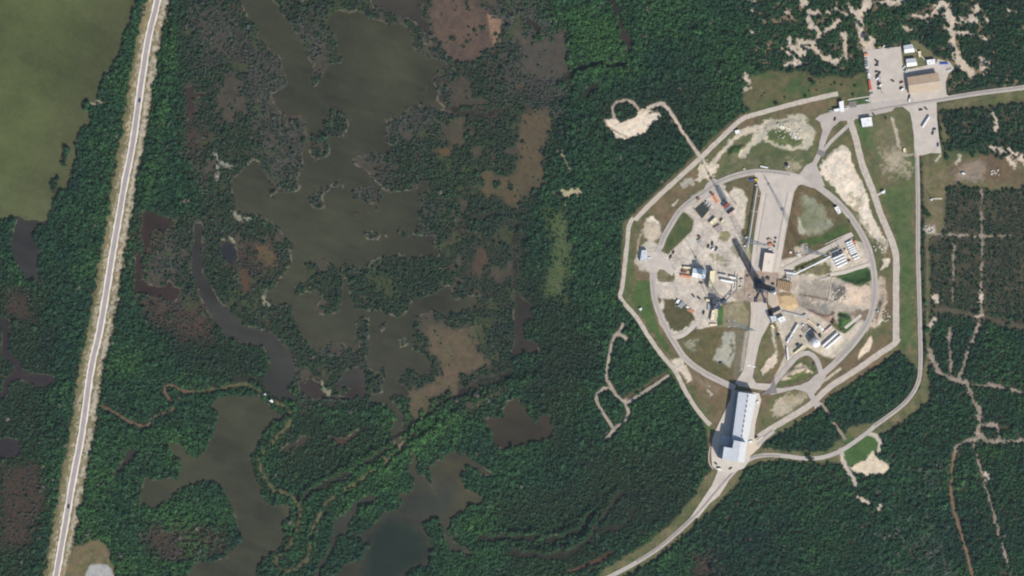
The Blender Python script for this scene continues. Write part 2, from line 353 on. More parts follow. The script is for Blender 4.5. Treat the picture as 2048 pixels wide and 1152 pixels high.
# blast area south-east of the pad
put("1556,560 1600,552 1670,552 1700,570 1745,573 1760,590 1756,610 1740,640 1722,660 1700,660 1660,640 1600,625 1556,612", (164, 154, 140), soft=5, nz=4, natural=False, rgb2=(190, 176, 158))
put("1595,560 1664,562 1660,602 1600,594", (170, 160, 144), soft=8, nz=12, rgb2=(148, 140, 126), alpha=.8)
put("1610,602 1655,606 1665,628 1640,632 1600,614", (140, 136, 124), soft=8, nz=8, natural=False, rgb2=(168, 160, 146))
put("1664,575 1700,572 1742,576 1748,596 1742,615 1700,612 1670,602 1690,590", (224, 202, 178), soft=6, nz=8, rgb2=(206, 184, 160))
put("1662,572 1690,574 1694,590 1672,602 1662,600", (132, 124, 114), soft=5, nz=8, rgb2=(168, 158, 146))
put("1600,589 1640,596 1666,602", (108, 92, 76), line=1.6, nz=2, soft=3, natural=False)
put("1612,618 1640,630 1655,633 1668,625", (116, 92, 78), line=2.4, nz=2, soft=3, natural=False)
put("1620,628 1640,636 1668,634 1655,655 1635,642", (168, 142, 124), soft=5, nz=5, natural=False)
put("1742,570 1765,556 1770,600 1764,640 1745,660 1730,664 1745,640 1756,610", (206, 188, 166), soft=5, nz=8, rgb2=(176, 160, 142))
put("1676,621 1696,628 1711,645 1706,656 1688,668 1676,660", (58, 88, 48), soft=4, nz=3, natural=False, rgb2=(74, 98, 54))
put("1700,628 1722,622 1738,628 1730,646 1712,644", (140, 122, 104), soft=5, nz=8, rgb2=(110, 104, 76))
put("1552,604 1600,612 1650,640 1676,662 1690,668 1722,640 1736,645 1700,702 1665,718 1640,708 1615,694 1590,716 1560,745 1545,762 1572,706 1560,680 1540,650", (204, 190, 170), soft=3, nz=2, natural=False, rgb2=(184, 172, 154))
put("1642,702 1668,660 1690,670 1680,690 1660,710 1650,712", (214, 202, 182), soft=4, nz=3, natural=False)
put("1630,708 1645,716 1668,722 1690,706 1730,655 1738,640 1730,670 1700,712 1672,728 1650,724", (90, 94, 58), soft=3, nz=3, natural=False)
put("1514,680 1550,640 1560,672 1568,700 1550,740 1530,762 1508,764 1512,720", (88, 98, 58), soft=4, nz=3, natural=False, rgb2=(118, 106, 78))
put("1536,715 1552,708 1556,725 1540,742 1528,748 1526,738", (216, 198, 176), soft=3, nz=4)
put("1545,660 1550,690 1552,705", (184, 172, 152), line=3, nz=4, natural=False)
put("1552,772 1562,760 1590,724 1606,716 1630,732 1634,748 1618,756 1590,766 1560,776", (86, 94, 58), soft=3, nz=3, natural=False)
put("1565,760 1582,738 1602,726 1618,736 1625,748 1600,752 1575,762", (216, 196, 172), soft=4, nz=5, rgb2=(190, 170, 146))
put("1580,752 1610,742 1616,750 1590,760", (92, 100, 58), soft=4, nz=4)
put("1541,792 1600,778 1620,786 1622,806 1560,850 1524,880 1516,870 1530,830", (88, 98, 58), soft=3, nz=3, natural=False, rgb2=(112, 102, 74))
put("1550,806 1580,790 1608,786 1612,796 1585,812 1570,832 1546,836 1540,820", (200, 184, 162), soft=6, nz=9, rgb2=(150, 140, 112))
put("1743,673 1748,683 1743,698 1726,713 1715,721 1721,703 1731,688", (222, 202, 176), soft=2.5, nz=2)
put("1640,768 1680,738", (206, 190, 166), line=2, nz=2, natural=False)
# triangular sand field and the northern spoil plateau
put("1686,288 1694,294 1722,361 1735,393 1750,438 1772,485 1760,490 1728,450 1720,432 1686,400 1663,375 1658,363 1636,345 1638,328 1656,313", (216, 202, 182), soft=3, nz=4, rgb2=(232, 216, 194))
put("1700,385 1722,395 1716,430 1735,450 1745,480 1728,455 1706,420", (168, 156, 128), soft=8, nz=12, alpha=.7)
put("1755,480 1772,485 1776,505 1764,508", (176, 164, 144), soft=4, nz=8)
put("1760,514 1777,514 1775,530 1770,538 1762,540 1768,526", (222, 206, 184), soft=2.5, nz=2)
put("1510,262 1536,245 1581,228 1606,225 1615,242 1632,262 1626,290 1612,302 1570,298 1545,290 1520,282 1500,300 1490,315 1475,318 1480,305 1500,285", (196, 186, 164), soft=4, nz=5, rgb2=(178, 170, 146))
put("1538,262 1560,256 1590,268 1602,282 1600,292 1560,290 1535,280", (90, 100, 62), soft=5, nz=6)
put("1560,255 1580,262 1594,276", (226, 220, 204), line=3, nz=9, soft=3)
put("1536,245 1500,262 1470,280 1450,300 1420,330 1405,345 1400,360", (206, 192, 170), line=4.5, nz=6, soft=4)
put("1410,322 1440,330 1425,350 1410,356 1400,340", (212, 196, 172), soft=4, nz=9)
put("1452,302 1470,292 1486,292 1478,306 1456,314", (70, 90, 48), soft=3, nz=2)
put("1368,370 1380,362 1386,370", (176, 170, 154), line=4, nz=8, soft=5)
put("1352,402 1345,410", (214, 204, 184), line=1.5, nz=2)
put("1570,322 1600,322 1604,338 1575,345", (160, 150, 124), soft=8, nz=14)
put("1342,720 1366,716 1372,742 1384,752 1374,760 1362,745 1350,738", (206, 194, 172), soft=4, nz=4, natural=False)
put("1360,738 1372,735 1382,760 1374,764", (212, 196, 174), soft=3, nz=3)
put("1380,745 1410,760 1440,775 1436,790 1400,770", (128, 112, 90), soft=5, nz=6, natural=False)
put("1416,778 1425,790 1420,792", (190, 184, 168), line=2, nz=2)
put("1272,560 1300,560 1302,600 1315,650 1340,700 1345,720 1300,660 1262,600", (76, 96, 52), soft=5, nz=5, natural=False)
# ---- outlying clearings, sandy tracks
put("1209,241 1229,236 1240,245 1262,240 1275,228 1280,218 1300,220 1318,224 1322,234 1302,250 1290,264 1270,273 1250,278 1232,275 1225,262 1212,252", (226, 210, 188), soft=3, nz=4, den=0, rgb2=(212, 196, 174), natural=False)
put("1209,241 1216,252 1230,262 1254,274", (132, 114, 92), line=1.2, nz=1, natural=False, soft=2)
put("1228,236 1226,215 1234,204 1253,200 1268,206 1278,222 1284,225", (176, 160, 142), line=3, nz=2, den=0, natural=False)
put("1278,226 1300,214 1324,206 1336,218 1352,242 1368,268 1385,292 1400,312", (194, 178, 160), line=3.6, nz=2, den=0, natural=False, dsoft=6)
put("1300,226 1316,222", (120, 104, 82), line=3, nz=3, natural=False)
T3 = [("1252,808 1252,800", 4), ("1246,648 1240,662 1229,672 1223,690 1218,715 1212,745 1214,760 1222,772 1232,790 1242,800 1254,806", 2.9), ("1254,806 1275,793 1300,776 1336,752", 2.8),
      ("1224,778 1208,776 1195,788 1192,798 1200,815 1210,832 1222,850 1228,860", 3), ("1252,808 1258,826 1250,845 1235,852 1226,862 1214,876", 3), ("1236,668 1246,672 1254,680", 4)]
for p_, wd in T3: put(p_, (158, 146, 132), line=wd*1.05, nz=1.2, den=0, natural=False, dsoft=4, rgb2=(172, 160, 144))
put("1250,796 1272,784 1330,745", (104, 96, 68), line=3, nz=5, den=0, natural=False, alpha=.6)
put("1690,880 1740,866 1756,875 1758,900 1742,912 1712,930 1696,932 1686,912", (72, 98, 52), soft=3, nz=2, natural=False, den=0)
put("1736,866 1752,872 1760,885 1758,905", (196, 184, 166), line=4, nz=2, den=0, natural=False)
put("1682,900 1685,920 1695,940 1706,958 1713,968", (190, 178, 160), line=4.5, nz=3, den=0, natural=False)
put("1745,902 1752,914 1766,924 1777,928 1776,942 1766,950 1750,945 1732,952 1722,945 1704,942 1700,936 1730,920", (224, 206, 178), soft=3, nz=4, den=0, natural=False, rgb2=(210, 194, 168))
put("1645,808 1665,842 1690,878", (158, 146, 126), line=2.4, nz=1, den=0, natural=False)
PINK = (178, 162, 146)
TR = [("1963,380 1964,470 1962,576 1962,632 1956,650 1945,680 1932,712 1924,745", 2.2), ("1858,700 1868,725 1880,745 1895,755 1915,762 1928,765", 4), ("1918,758 1924,745", 5),
      ("1928,765 1950,770 1990,772 2060,787", 2.8), ("1935,770 1945,795 1955,812 1960,828 1957,850 1955,870", 3), ("1898,660 1901,700 1902,745", 2.8), ("1908,490 1906,576 1906,612", 1.8),
      ("1860,466 1900,470 1964,473 2020,472", 1.6), ("1955,878 1925,882 1912,895 1908,912", 4), ("1955,878 1990,884 2060,880", 4.5), ("1947,888 1955,920 1970,965 1985,1020 1998,1070", 2.4), ("2000,1075 2010,1110 2022,1150", 1.5),
      ("1960,850 1975,850 1990,850 1997,862 1999,880", 3.5), ("1955,870 1960,852", 3), ("1950,880 1960,872 1975,884", 6), ("1960,822 1958,836", 5)]
for p_, wd in TR: put(p_, PINK, line=wd*.85, nz=7, alpha=.85, den=0, natural=False, dsoft=4, rgb2=(132, 122, 104))
put("1908,905 1904,940 1902,985 1907,1020 1920,1060 1935,1110 1948,1170", (126, 104, 80), line=3, nz=3, den=0, natural=False, dsoft=6)
put("1848,618 1900,620 1960,634 2000,645 2070,660", (88, 80, 66), line=5, nz=7, den=0.04, natural=False, alpha=.85)
put("1955,636 1965,632", (190, 170, 150), line=2, nz=4)
put("1880,472 1862,480 1850,500 1850,560", (80, 72, 60), line=2, nz=3, den=0, natural=False)
SC = [("1598,-10 1605,10", 5), ("1573,18 1580,36", 4), ("1732,-10 1735,10 1722,35 1717,48 1722,65 1728,88 1742,93 1745,80", 6), ("1692,8 1706,22 1722,34", 4), ("1618,27 1650,25 1672,18 1692,30", 3),
      ("1582,78 1585,95 1604,88 1628,85 1640,72 1630,56 1620,40", 4), ("1580,96 1600,106 1625,92 1642,110 1668,120 1692,115 1690,90 1686,68", 4), ("1562,100 1590,112 1598,130 1570,132", 3), ("1645,60 1660,50 1680,40", 3),
      ("1873,18 1890,8 1896,25 1906,45 1899,60 1911,72 1905,90 1914,110 1925,130 1942,146", 7), ("1905,38 1930,40 1946,32 1955,14", 4), ("1944,20 1958,44", 3), ("1915,68 1932,64", 5), ("1825,28 1842,38 1862,34 1872,18", 4), ("1738,2 1770,6 1808,4", 3.5),
      ("1800,44 1812,58 1830,60", 2.5), ("1960,120 1975,130 1962,142", 4), ("1940,70 1975,80", 2), ("2015,22 2028,25", 3), ("1497,5 1510,2", 3), ("1499,66 1502,70", 3), ("1506,24 1508,26", 2), ("1488,145 1496,165 1500,178", 3),
      ("1600,85 1604,100", 6), ("1985,230 1995,250 1990,262", 4), ("2020,300 2060,330", 4), ("1980,290 2010,310 2030,330", 3), ("1920,310 1912,330", 3), ("1860,660 1866,640 1858,650", 3), ("1783,1072 1796,1076", 2.5), ("1972,942 1973,945", 2.5), ("1976,956 1977,958", 2.2),
      ("1870,594 1876,600", 4), ("1960,590 1958,600", 3), ("1760,1016 1763,1012", 3), ("1720,998 1730,1000", 4), ("1965,20 1972,40", 2)]
for p_, wd in SC: put(p_, (214, 198, 178), line=wd*1.05, nz=8, den=0, dsoft=6, soft=5, rgb2=(190, 174, 152))
put("1120,300 1142,340", (150, 140, 110), line=4, nz=8, den=.1, dsoft=6)
put("1102,380 1118,395 1136,412", (140, 130, 100), line=3, nz=8, den=.1)
put("1128,388 1148,382 1160,386", (176, 164, 130), line=4, nz=8, den=.0)
put("430,310 440,325 436,360", (150, 146, 132), line=3, nz=8, den=.2)
put("440,325 465,335", (140, 136, 122), line=3, nz=8, den=.3)
put("468,425 478,440 505,440", (142, 138, 122), line=3.5, nz=6, den=.2)
put("445,478 456,474 466,480", (160, 154, 122), line=2, nz=4, den=.2)
put("528,590 528,604 534,608", (142, 136, 120), line=4, nz=5, den=.1)
put("182,202 196,206", (176, 162, 134), line=3, nz=5, den=0)
put("645,765 650,780 660,785", (128, 126, 100), line=4, nz=6, den=.1)
put("262,1000 275,1010", (170, 158, 120), line=3, nz=8, den=.3)
put("303,890 306,905", (130, 130, 88), line=3, nz=6, den=.2)
# levee tracks
put("200,812 225,822 245,835 268,848 290,853 302,845 310,833 326,828 343,822 346,812 338,798 330,785 330,775 340,769 365,782 385,785", (112, 90, 72), line=2.4, nz=3, den=.05, natural=False, dsoft=6)
put("385,785 410,782 440,775 470,770 490,768 512,777 529,789", (92, 90, 60), line=3, nz=4, den=.05, natural=False, dsoft=6)
put(LV, (78, 88, 52), line=2.4, nz=8, den=.06, natural=False, dsoft=6, rgb2=(104, 92, 68))
put("690,980 700,975 715,965 740,945 755,938", (100, 96, 58), line=4, nz=4, den=.1, natural=False)
put("765,930 790,908 800,895 815,882 828,868", (150, 122, 96), line=5, nz=9, den=.15, natural=False, rgb2=(110, 92, 70))
veg(LV, siz=.75, bri=.12, line=14, soft=10)
# dark ditches, and tree gaps whose shadow is painted into the soil colour
for p_, wd in [("1028,455 1028,520 1028,575", 3), ("1024,1104 1074,1111 1136,1106 1174,1086 1189,1061 1209,1029 1234,994 1242,986", 3.6), ("960,1076 1036,1076 1099,1079 1136,1074 1164,1054 1184,1024", 3.4),
               ("1194,1064 1236,1059 1256,1044 1271,1014", 2.6), ("1126,165 1140,148 1165,134 1200,128 1250,127", 2.6), ("1172,190 1178,178 1190,172", 4), ("512,995 560,962 640,930 700,905 780,862", 0.1),
               ("800,862 870,815 950,770 1020,745", 2.6), ("600,1010 620,985 680,955 760,905 800,882", 3), ("862,203 885,213 910,222 940,232 975,231 1024,215", 3), ("430,770 470,762 510,756 560,800", 2), ("690,790 700,800", 1),
               ("900,770 960,790", .1), ("1000,700 1004,640 1000,600", .1), ("280,545 275,600", 2), ("648,760 655,745 640,735", 1.5), ("940,430 950,440 975,428 1005,430", 2.5), ("1015,150 1028,168 1070,190", .1), ("1060,40 1075,52", 6)]:
    if wd > .5: put(p_, (46, 44, 36), line=wd*1.05, nz=4, den=.04, dsoft=3)
# brown flats without trees
for z, c1, c2 in [("862,0 866,-40 950,-40 950,10 978,25 1002,45 999,72 987,92 969,98 947,120 924,120 892,107 887,87 864,72 862,45", (96, 80, 68), (108, 88, 74)),
                  ("965,345 975,338 990,350 1010,355 1024,345 1036,330 1040,310 1035,290 1041,270 1036,240 1048,222 1070,224 1095,215 1103,235 1100,260 1090,285 1084,300 1083,330 1093,360 1085,376 1060,378 1042,390 1032,417 1020,410 1005,395 990,395 975,397 962,375", (98, 84, 64), (92, 84, 60)),
                  ("854,651 902,656 954,653 954,676 947,696 959,706 977,721 974,733 947,738 917,748 919,771 912,786 882,788 862,798 857,816 837,836 819,823 822,801 817,781 849,773 869,761 889,748 879,736 877,716 862,711 862,686 854,668", (108, 90, 72), (92, 90, 62)),
                  ("870,300 905,296 900,316 875,310", (104, 84, 54), (96, 80, 52)), ("948,500 968,500 975,530 960,555 950,540", (92, 74, 58), (84, 70, 54)), ("890,240 925,235 930,290 900,300", (84, 76, 60), (80, 78, 58)),
                  ("478,560 486,540 500,560 490,590", (98, 72, 56), (88, 70, 50)), ("505,485 545,500 552,535 530,530", (112, 86, 64), (90, 84, 56)), ("1030,60 1060,90 1130,60 1140,150 1060,150", (90, 80, 70), (80, 76, 66))]:
    put(z, [v*.93 for v in c1], soft=7, nz=10, den=.05, rgb2=[v*.86 for v in c2])
put("975,28 1000,45 998,75 985,90 980,60", (140, 112, 90), soft=5, nz=8)
for z in ["985,360 1000,358 1006,372 992,378", "1018,366 1030,372 1026,384 1018,378", "930,5 938,4 938,22 932,20", "958,52 970,52 968,60 960,60", "898,72 908,70 906,84 898,82", "922,90 932,92 928,98"]:
    put(z, (44, 50, 34), soft=2, nz=2, den=.9)

# banks, mounds and scorched ground
for z, h in (("1536,252 1582,238 1602,240 1608,256 1614,268 1608,284 1590,288 1545,278 1528,270", 1.6), ("1456,312 1462,300 1486,293 1482,304 1468,314", 3), ("1682,630 1694,632 1703,645 1696,656 1684,656", 4.5),
             ("1762,575 1769,610 1762,640 1750,652 1754,630 1761,600", 3.5), ("1684,552 1712,544 1732,542 1736,562 1700,564", -2.5), ("1590,536 1656,509 1657,511 1600,540", -2), ("1570,752 1590,736 1610,736 1618,742 1590,754", 2.5), ("1652,318 1680,296 1692,300 1712,356 1690,380 1664,362 1650,335", 1.6)):
    q_ = np.clip(-sdf(pts(z), True)/9+.6, 0, 1); HZ += q_*q_*(3-2*q_)*h*(1+N2*.8)
put("1536,600 1560,588 1600,590 1640,610 1640,622 1590,612", (128, 118, 106), soft=8, nz=10, natural=False, alpha=.6)
put("1664,574 1684,574 1692,588 1676,600 1664,600", (104, 98, 92), soft=5, nz=10, natural=False, alpha=.75)
put("1470,580 1500,575 1500,606 1484,606 1460,596", (150, 134, 118), soft=5, nz=8, natural=False, alpha=.8)
put("1410,505 1440,506 1458,522 1450,530 1425,518", (140, 136, 106), soft=7, nz=10, natural=False, alpha=.8)
put("1468,476 1476,486 1482,510 1474,512 1462,495", (134, 128, 98), soft=5, nz=8, natural=False, alpha=.8)
put("1440,460 1456,462 1462,474 1452,484 1438,476", (136, 130, 88), soft=3, nz=4, natural=False, alpha=.9)

# ------------------------------------------------------------------ water
OLIVE, MUD, DARK = (88, 95, 58), (68, 68, 52), (48, 42, 46)
WAT = [
 ("lagoon", OLIVE, "-160,-160 290,-160 275,0 262,30 256,52 246,75 238,105 228,118 216,140 203,152 196,172 193,192 186,203 172,198 164,210 166,222 186,232 180,245 160,258 150,275 150,300 146,335 138,352 132,375 112,388 105,400 105,420 97,432 95,446 72,448 55,445 35,433 0,438 -160,440",
  ["133,290 138,292 134,312 130,328 122,326 122,308", "118,350 122,354 114,372 108,384 101,382 102,366", "166,204 178,198 186,206 184,218 170,220"]),
 ("creek_inlet", (58, 56, 57), "38,438 95,446 70,455 65,465 70,483 74,500 72,525 80,550 84,566 78,568 62,558 32,538 25,513 25,468", []),
 ("west_river", (52, 43, 48), "-60,636 0,636 18,645 18,690 20,705 35,718 45,735 47,747 70,746 90,750 105,762 108,770 90,776 70,772 50,760 35,757 18,765 14,785 0,800 -60,850 -60,820 0,788 5,768 10,755 25,748 32,735 20,725 8,715 3,700 4,665 0,650 -60,650", []),
 ("west_pond", (50, 42, 48), "-160,875 0,877 15,876 38,880 40,895 36,912 15,917 0,917 -160,917", []),
 ("round_pond", (42, 44, 51), "445,487 455,483 468,487 473,505 476,520 462,527 450,525 442,515 440,500", []),
 ("winding_creek", (60, 57, 55), "392,448 402,448 403,500 408,550 420,576 437,601 462,626 487,648 512,656 542,667 562,683 578,703 585,726 592,748 584,763 580,780 594,796 596,803 580,800 560,795 538,788 528,772 530,755 540,725 540,708 530,696 512,688 475,678 450,663 430,646 410,613 395,580 386,545 386,500", []),
 ("south_lake", (69, 69, 52), "422,811 440,796 475,793 512,795 527,806 557,821 566,836 550,841 537,856 532,864 522,889 508,906 502,926 507,956 517,969 527,999 542,1011 579,1006 581,1024 566,1034 566,1054 569,1071 557,1094 532,1114 519,1126 514,1152 505,1290 340,1290 375,1152 390,1129 445,1121 482,1084 475,1039 467,1014 455,989 435,966 400,964 370,969 350,989 335,1004 307,1014 282,1006 290,969 297,951 312,961 355,959 362,926 340,901 332,886 347,881 370,904 390,921 400,911 415,904 422,879 432,864 432,851 435,826", []),
 ("ditch_pond", (58, 50, 47), "252,896 272,899 267,914 250,934 225,951 230,939 247,921", []),
 ("marsh_water", MUD, "478,-160 482,0 492,20 498,35 510,42 521,60 515,78 534,92 559,112 561,132 574,145 578,165 569,177 539,187 547,205 557,220 594,230 612,237 614,255 612,280 604,300 607,335 598,350 606,375 598,385 575,386 545,372 530,350 516,322 503,322 485,345 468,362 465,385 472,405 478,422 490,430 512,430 534,443 562,458 574,470 587,488 583,508 586,523 577,538 562,560 556,576 532,584 530,600 546,606 579,613 584,623 589,646 604,663 619,683 624,698 639,706 647,688 662,681 687,683 702,696 719,703 719,681 712,663 712,646 719,636 737,636 741,658 739,688 744,701 732,716 737,736 747,743 769,736 772,748 762,766 767,786 742,793 737,806 752,808 777,808 792,826 787,851 782,874 790,888 802,886 800,851 810,831 795,816 779,796 785,788 817,793 812,780 795,761 800,746 825,731 837,746 847,753 862,738 857,716 840,706 825,701 832,686 830,671 825,663 832,646 840,628 862,621 887,621 917,626 950,613 957,596 937,594 910,598 900,591 902,576 894,572 885,581 862,591 832,601 812,621 800,633 777,631 762,623 747,626 717,621 704,601 697,583 698,560 688,556 684,581 684,601 679,621 654,633 634,631 632,613 642,591 637,583 612,583 597,598 592,588 592,573 612,563 614,550 607,528 629,518 647,515 657,525 674,530 697,525 712,538 737,530 757,518 774,510 812,508 837,513 874,510 882,503 864,493 867,480 862,473 829,473 832,453 832,435 837,413 834,398 847,383 857,363 844,365 829,385 812,383 787,388 774,385 764,373 752,360 732,345 712,333 704,320 717,308 737,305 752,310 777,308 782,293 770,288 772,270 777,250 772,237 794,232 807,220 829,210 862,208 884,218 888,212 874,200 872,182 867,162 872,147 884,132 889,122 862,120 837,110 824,95 822,70 814,60 792,47 737,40 732,32 712,22 687,22 667,27 654,37 652,47 672,70 672,85 682,110 679,130 662,130 649,147 634,170 624,172 622,150 627,132 614,122 604,100 599,75 582,50 572,30 549,7 544,0 525,-160",
  ["667,212 682,222 698,236 701,255 697,265 687,272 662,276 650,262 647,240 655,225", "625,266 660,278 663,290 662,310 650,316 633,320 617,310 614,295 612,280",
   "687,365 672,363 642,373 627,388 613,395 617,403 629,413 652,420 654,408 651,390 662,375 684,373", "704,380 724,370 744,368 762,383 774,390 767,398 742,410 724,403 707,398",
   "729,465 745,458 762,468 755,480 735,480", "770,463 782,466 776,474 769,470", "799,466 820,464 822,476 806,480", "712,420 720,421 719,429 713,428", "748,412 756,412 758,422 750,420", "760,656 770,652 772,660 764,668",
   "537,380 556,376 558,392 546,397 538,392", "796,678 812,675 818,690 800,694", "845,173 858,172 858,186 848,184"]),
 ("marsh_pool", (66, 60, 54), "735,-160 838,-160 842,30 855,50 858,82 850,85 845,60 830,45 815,35 795,28 770,22 745,10", []),
 ("west_marsh_pool", (62, 50, 48), "600,765 618,755 640,770 650,790 690,795 700,782 710,770 728,775 730,790 720,796 690,800 660,795 620,800 605,790", []),
 ("cove", (60, 56, 54), "672,768 690,745 710,740 725,745 728,775 700,778", []),
 ("brown_pond", (62, 54, 40), "966,840 985,838 1008,838 1004,822 1020,800 1035,795 1048,810 1060,838 1075,845 1085,830 1098,832 1105,850 1110,865 1105,875 1085,882 1050,888 1025,892 1005,898 990,890 983,870 975,855", []),
 ("slough", (58, 50, 45), "1029,576 1042,596 1054,606 1063,623 1061,636 1047,643 1045,653 1052,683 1069,686 1076,701 1054,703 1039,708 1029,713", []),
 ("south_creek", (62, 61, 52), "752,984 744,1004 719,1014 704,1034 697,1049 692,1060 684,1066 672,1079 665,1101 650,1124 638,1156 634,1290 624,1290 627,1149 657,1096 670,1064 672,1041 692,1024 712,1006 732,989", []),
 ("south_bay", (64, 62, 50), "820,905 828,905 830,930 834,948 850,950 862,964 868,978 866,955 857,931 877,924 902,901 924,904 937,914 960,929 987,954 975,950 952,933 937,929 924,949 922,969 932,984 959,984 967,999 959,1006 942,1011 922,1024 902,1036 899,1054 904,1084 932,1091 944,1106 942,1114 922,1101 899,1099 890,1086 893,1059 877,1051 882,1036 867,1034 842,1039 842,1056 854,1071 864,1096 857,1124 854,1134 824,1139 809,1152 800,1290 640,1290 667,1152 692,1126 727,1111 737,1096 737,1086 719,1076 702,1064 727,1069 742,1054 772,1026 807,1014 804,1004 797,984 812,989 824,984 829,964 822,946", []),
 ("rust_pool", (98, 66, 46), "1136,1141 1164,1129 1199,1109 1224,1104 1221,1111 1194,1124 1149,1138", []),
 ("north_ditch", (52, 46, 43), "1221,-100 1233,-100 1233,0 1240,35 1255,60 1266,90 1258,98 1250,80 1240,50 1228,20 1221,0", []),
 ("marsh_ditch", (62, 48, 44), "365,176 382,175 386,188 410,188 410,191 386,196 390,225 376,240 370,225 377,207 367,190", []),
 ("rust_marsh", (60, 44, 40), "288,430 300,424 322,428 344,446 330,460 305,452 300,480 290,505 282,505 284,460", []),
 ("dark_marsh", (60, 42, 40), "275,508 286,512 284,560 296,570 330,575 340,560 360,580 352,600 300,592 272,585", []),
 ("hidden_pool", (78, 56, 46), "658,878 690,882 705,868 712,862 708,876 690,892 672,890", []),
 ("hidden_pool", (62, 54, 46), "560,898 590,885 600,872 616,876 605,888 582,898 565,902", []),
]
WATERS = []
ALLW = np.full((ny, nx), 1e3)
for nm, c, poly, isl in WAT:
    d = sdf(pts(poly), True)
    for q in isl: d = np.maximum(d, -sdf(pts(q), True))
    d = d+N3*3
    WATERS.append((nm, c, d)); ALLW = np.minimum(ALLW, d)
GC[:] = GC*(1-wgt(ALLW, 4)[..., None])+np.array(lin((62, 56, 46)))*wgt(ALLW, 4)[..., None]
rim = np.clip(1-np.abs(ALLW-1.5)/4, 0, 1)*np.clip(.25+N2*4+N1*2, 0, 1)
GC[:] = GC*(1-rim[..., None]*.8)+np.array(lin((120, 114, 94)))*rim[..., None]*.8
DEN *= np.clip((ALLW-0.2+N5*5)/2.4, 0, 1)
shal = MK*np.clip(1+ALLW/9, 0, 1)*(ALLW < 1)*np.clip((N2+N1*1.3-.06)/.05, 0, 1)      # reed clumps standing in the shallows
DEN = np.maximum(DEN, shal*.42); GREY = np.maximum(GREY, shal*.9); SIZ = np.where(shal > .1, .5, SIZ)
HZ -= np.clip(-(ALLW)/2.5+.4, 0, 1)*.9
HZ += (N2*.5+N1*.5)*(DEN > .3)*.5

def gridmesh(name, sel, z, colr, m):
    """quads of the metre grid whose four corners are selected"""
    q = sel[:-1, :-1] & sel[1:, :-1] & sel[:-1, 1:] & sel[1:, 1:]
    jj, ii = np.nonzero(q)
    a = jj*nx+ii; quads = np.stack([a, a+1, a+nx+1, a+nx], 1)
    used, inv = np.unique(quads, return_inverse=True); inv = inv.reshape(quads.shape)
    v = np.stack([WX.ravel()[used], WY.ravel()[used], z.ravel()[used]], 1).astype(np.float32)
    me = bpy.data.meshes.new(name); me.vertices.add(len(v)); me.vertices.foreach_set('co', v.ravel())
    me.loops.add(inv.size); me.loops.foreach_set('vertex_index', inv.ravel().astype(np.int32))
    me.polygons.add(len(inv)); me.polygons.foreach_set('loop_start', np.arange(0, inv.size, 4, dtype=np.int32))
    me.update(calc_edges=True)
    at = me.color_attributes.new('albedo', 'FLOAT_COLOR', 'POINT')
    cc = np.ones((len(v), 4), np.float32); cc[:, :3] = colr.reshape(-1, 3)[used]
    at.data.foreach_set('color', cc.ravel())
    me.polygons.foreach_set('use_smooth', [True]*len(me.polygons))
    me.materials.append(m)
    o = bpy.data.objects.new(name, me); COL.objects.link(o); return tag(o, kind='structure')
def attrmat(name, rough, var, scale, spec=.2, bump=0):
    m = bpy.data.materials.new(name); m.use_nodes = True; n = m.node_tree; b = n.nodes['Principled BSDF']
    b.inputs['Roughness'].default_value = rough; b.inputs['Specular IOR Level'].default_value = spec
    a = n.nodes.new('ShaderNodeAttribute'); a.attribute_name = 'albedo'
    g = n.nodes.new('ShaderNodeNewGeometry'); t = n.nodes.new('ShaderNodeTexNoise'); t.inputs['Scale'].default_value = scale; t.inputs['Detail'].default_value = 6; t.inputs['Roughness'].default_value = .7
    n.links.new(g.outputs['Position'], t.inputs['Vector'])
    r = n.nodes.new('ShaderNodeMapRange'); r.inputs[1].default_value = .3; r.inputs[2].default_value = .7; r.inputs[3].default_value = 1-var; r.inputs[4].default_value = 1+var
    n.links.new(t.outputs[0], r.inputs[0])
    mx = n.nodes.new('ShaderNodeVectorMath'); mx.operation = 'SCALE'; n.links.new(a.outputs['Color'], mx.inputs[0]); n.links.new(r.outputs[0], mx.inputs['Scale'])
    n.links.new(mx.outputs[0], b.inputs['Base Color'])
    if bump:
        bp = n.nodes.new('ShaderNodeBump'); bp.inputs['Strength'].default_value = bump; bp.inputs['Distance'].default_value = .5
        n.links.new(t.outputs[0], bp.inputs['Height']); n.links.new(bp.outputs[0], b.inputs['Normal'])
    return m
GM = attrmat('ground_soil', .95, .22, .55, .1, .5)
WM = attrmat('muddy_water', .4, .05, .06, .15)
GC *= (1+N3*.4+N2*.35+N6*.35+N5*.3)[..., None]
GC = GC*(1+np.stack([N6*.12, N2*.02, -N6*.12], -1))
outer = meshobj('ground', [(-3200, -3200, -3), (3200, -3200, -3), (3200, 3200, -3), (-3200, 3200, -3)], [(0, 1, 2, 3)], mat('far_ground', (50, 60, 42), .95, rgb2=(40, 50, 36), scale=.02)); tag(outer, kind='structure')
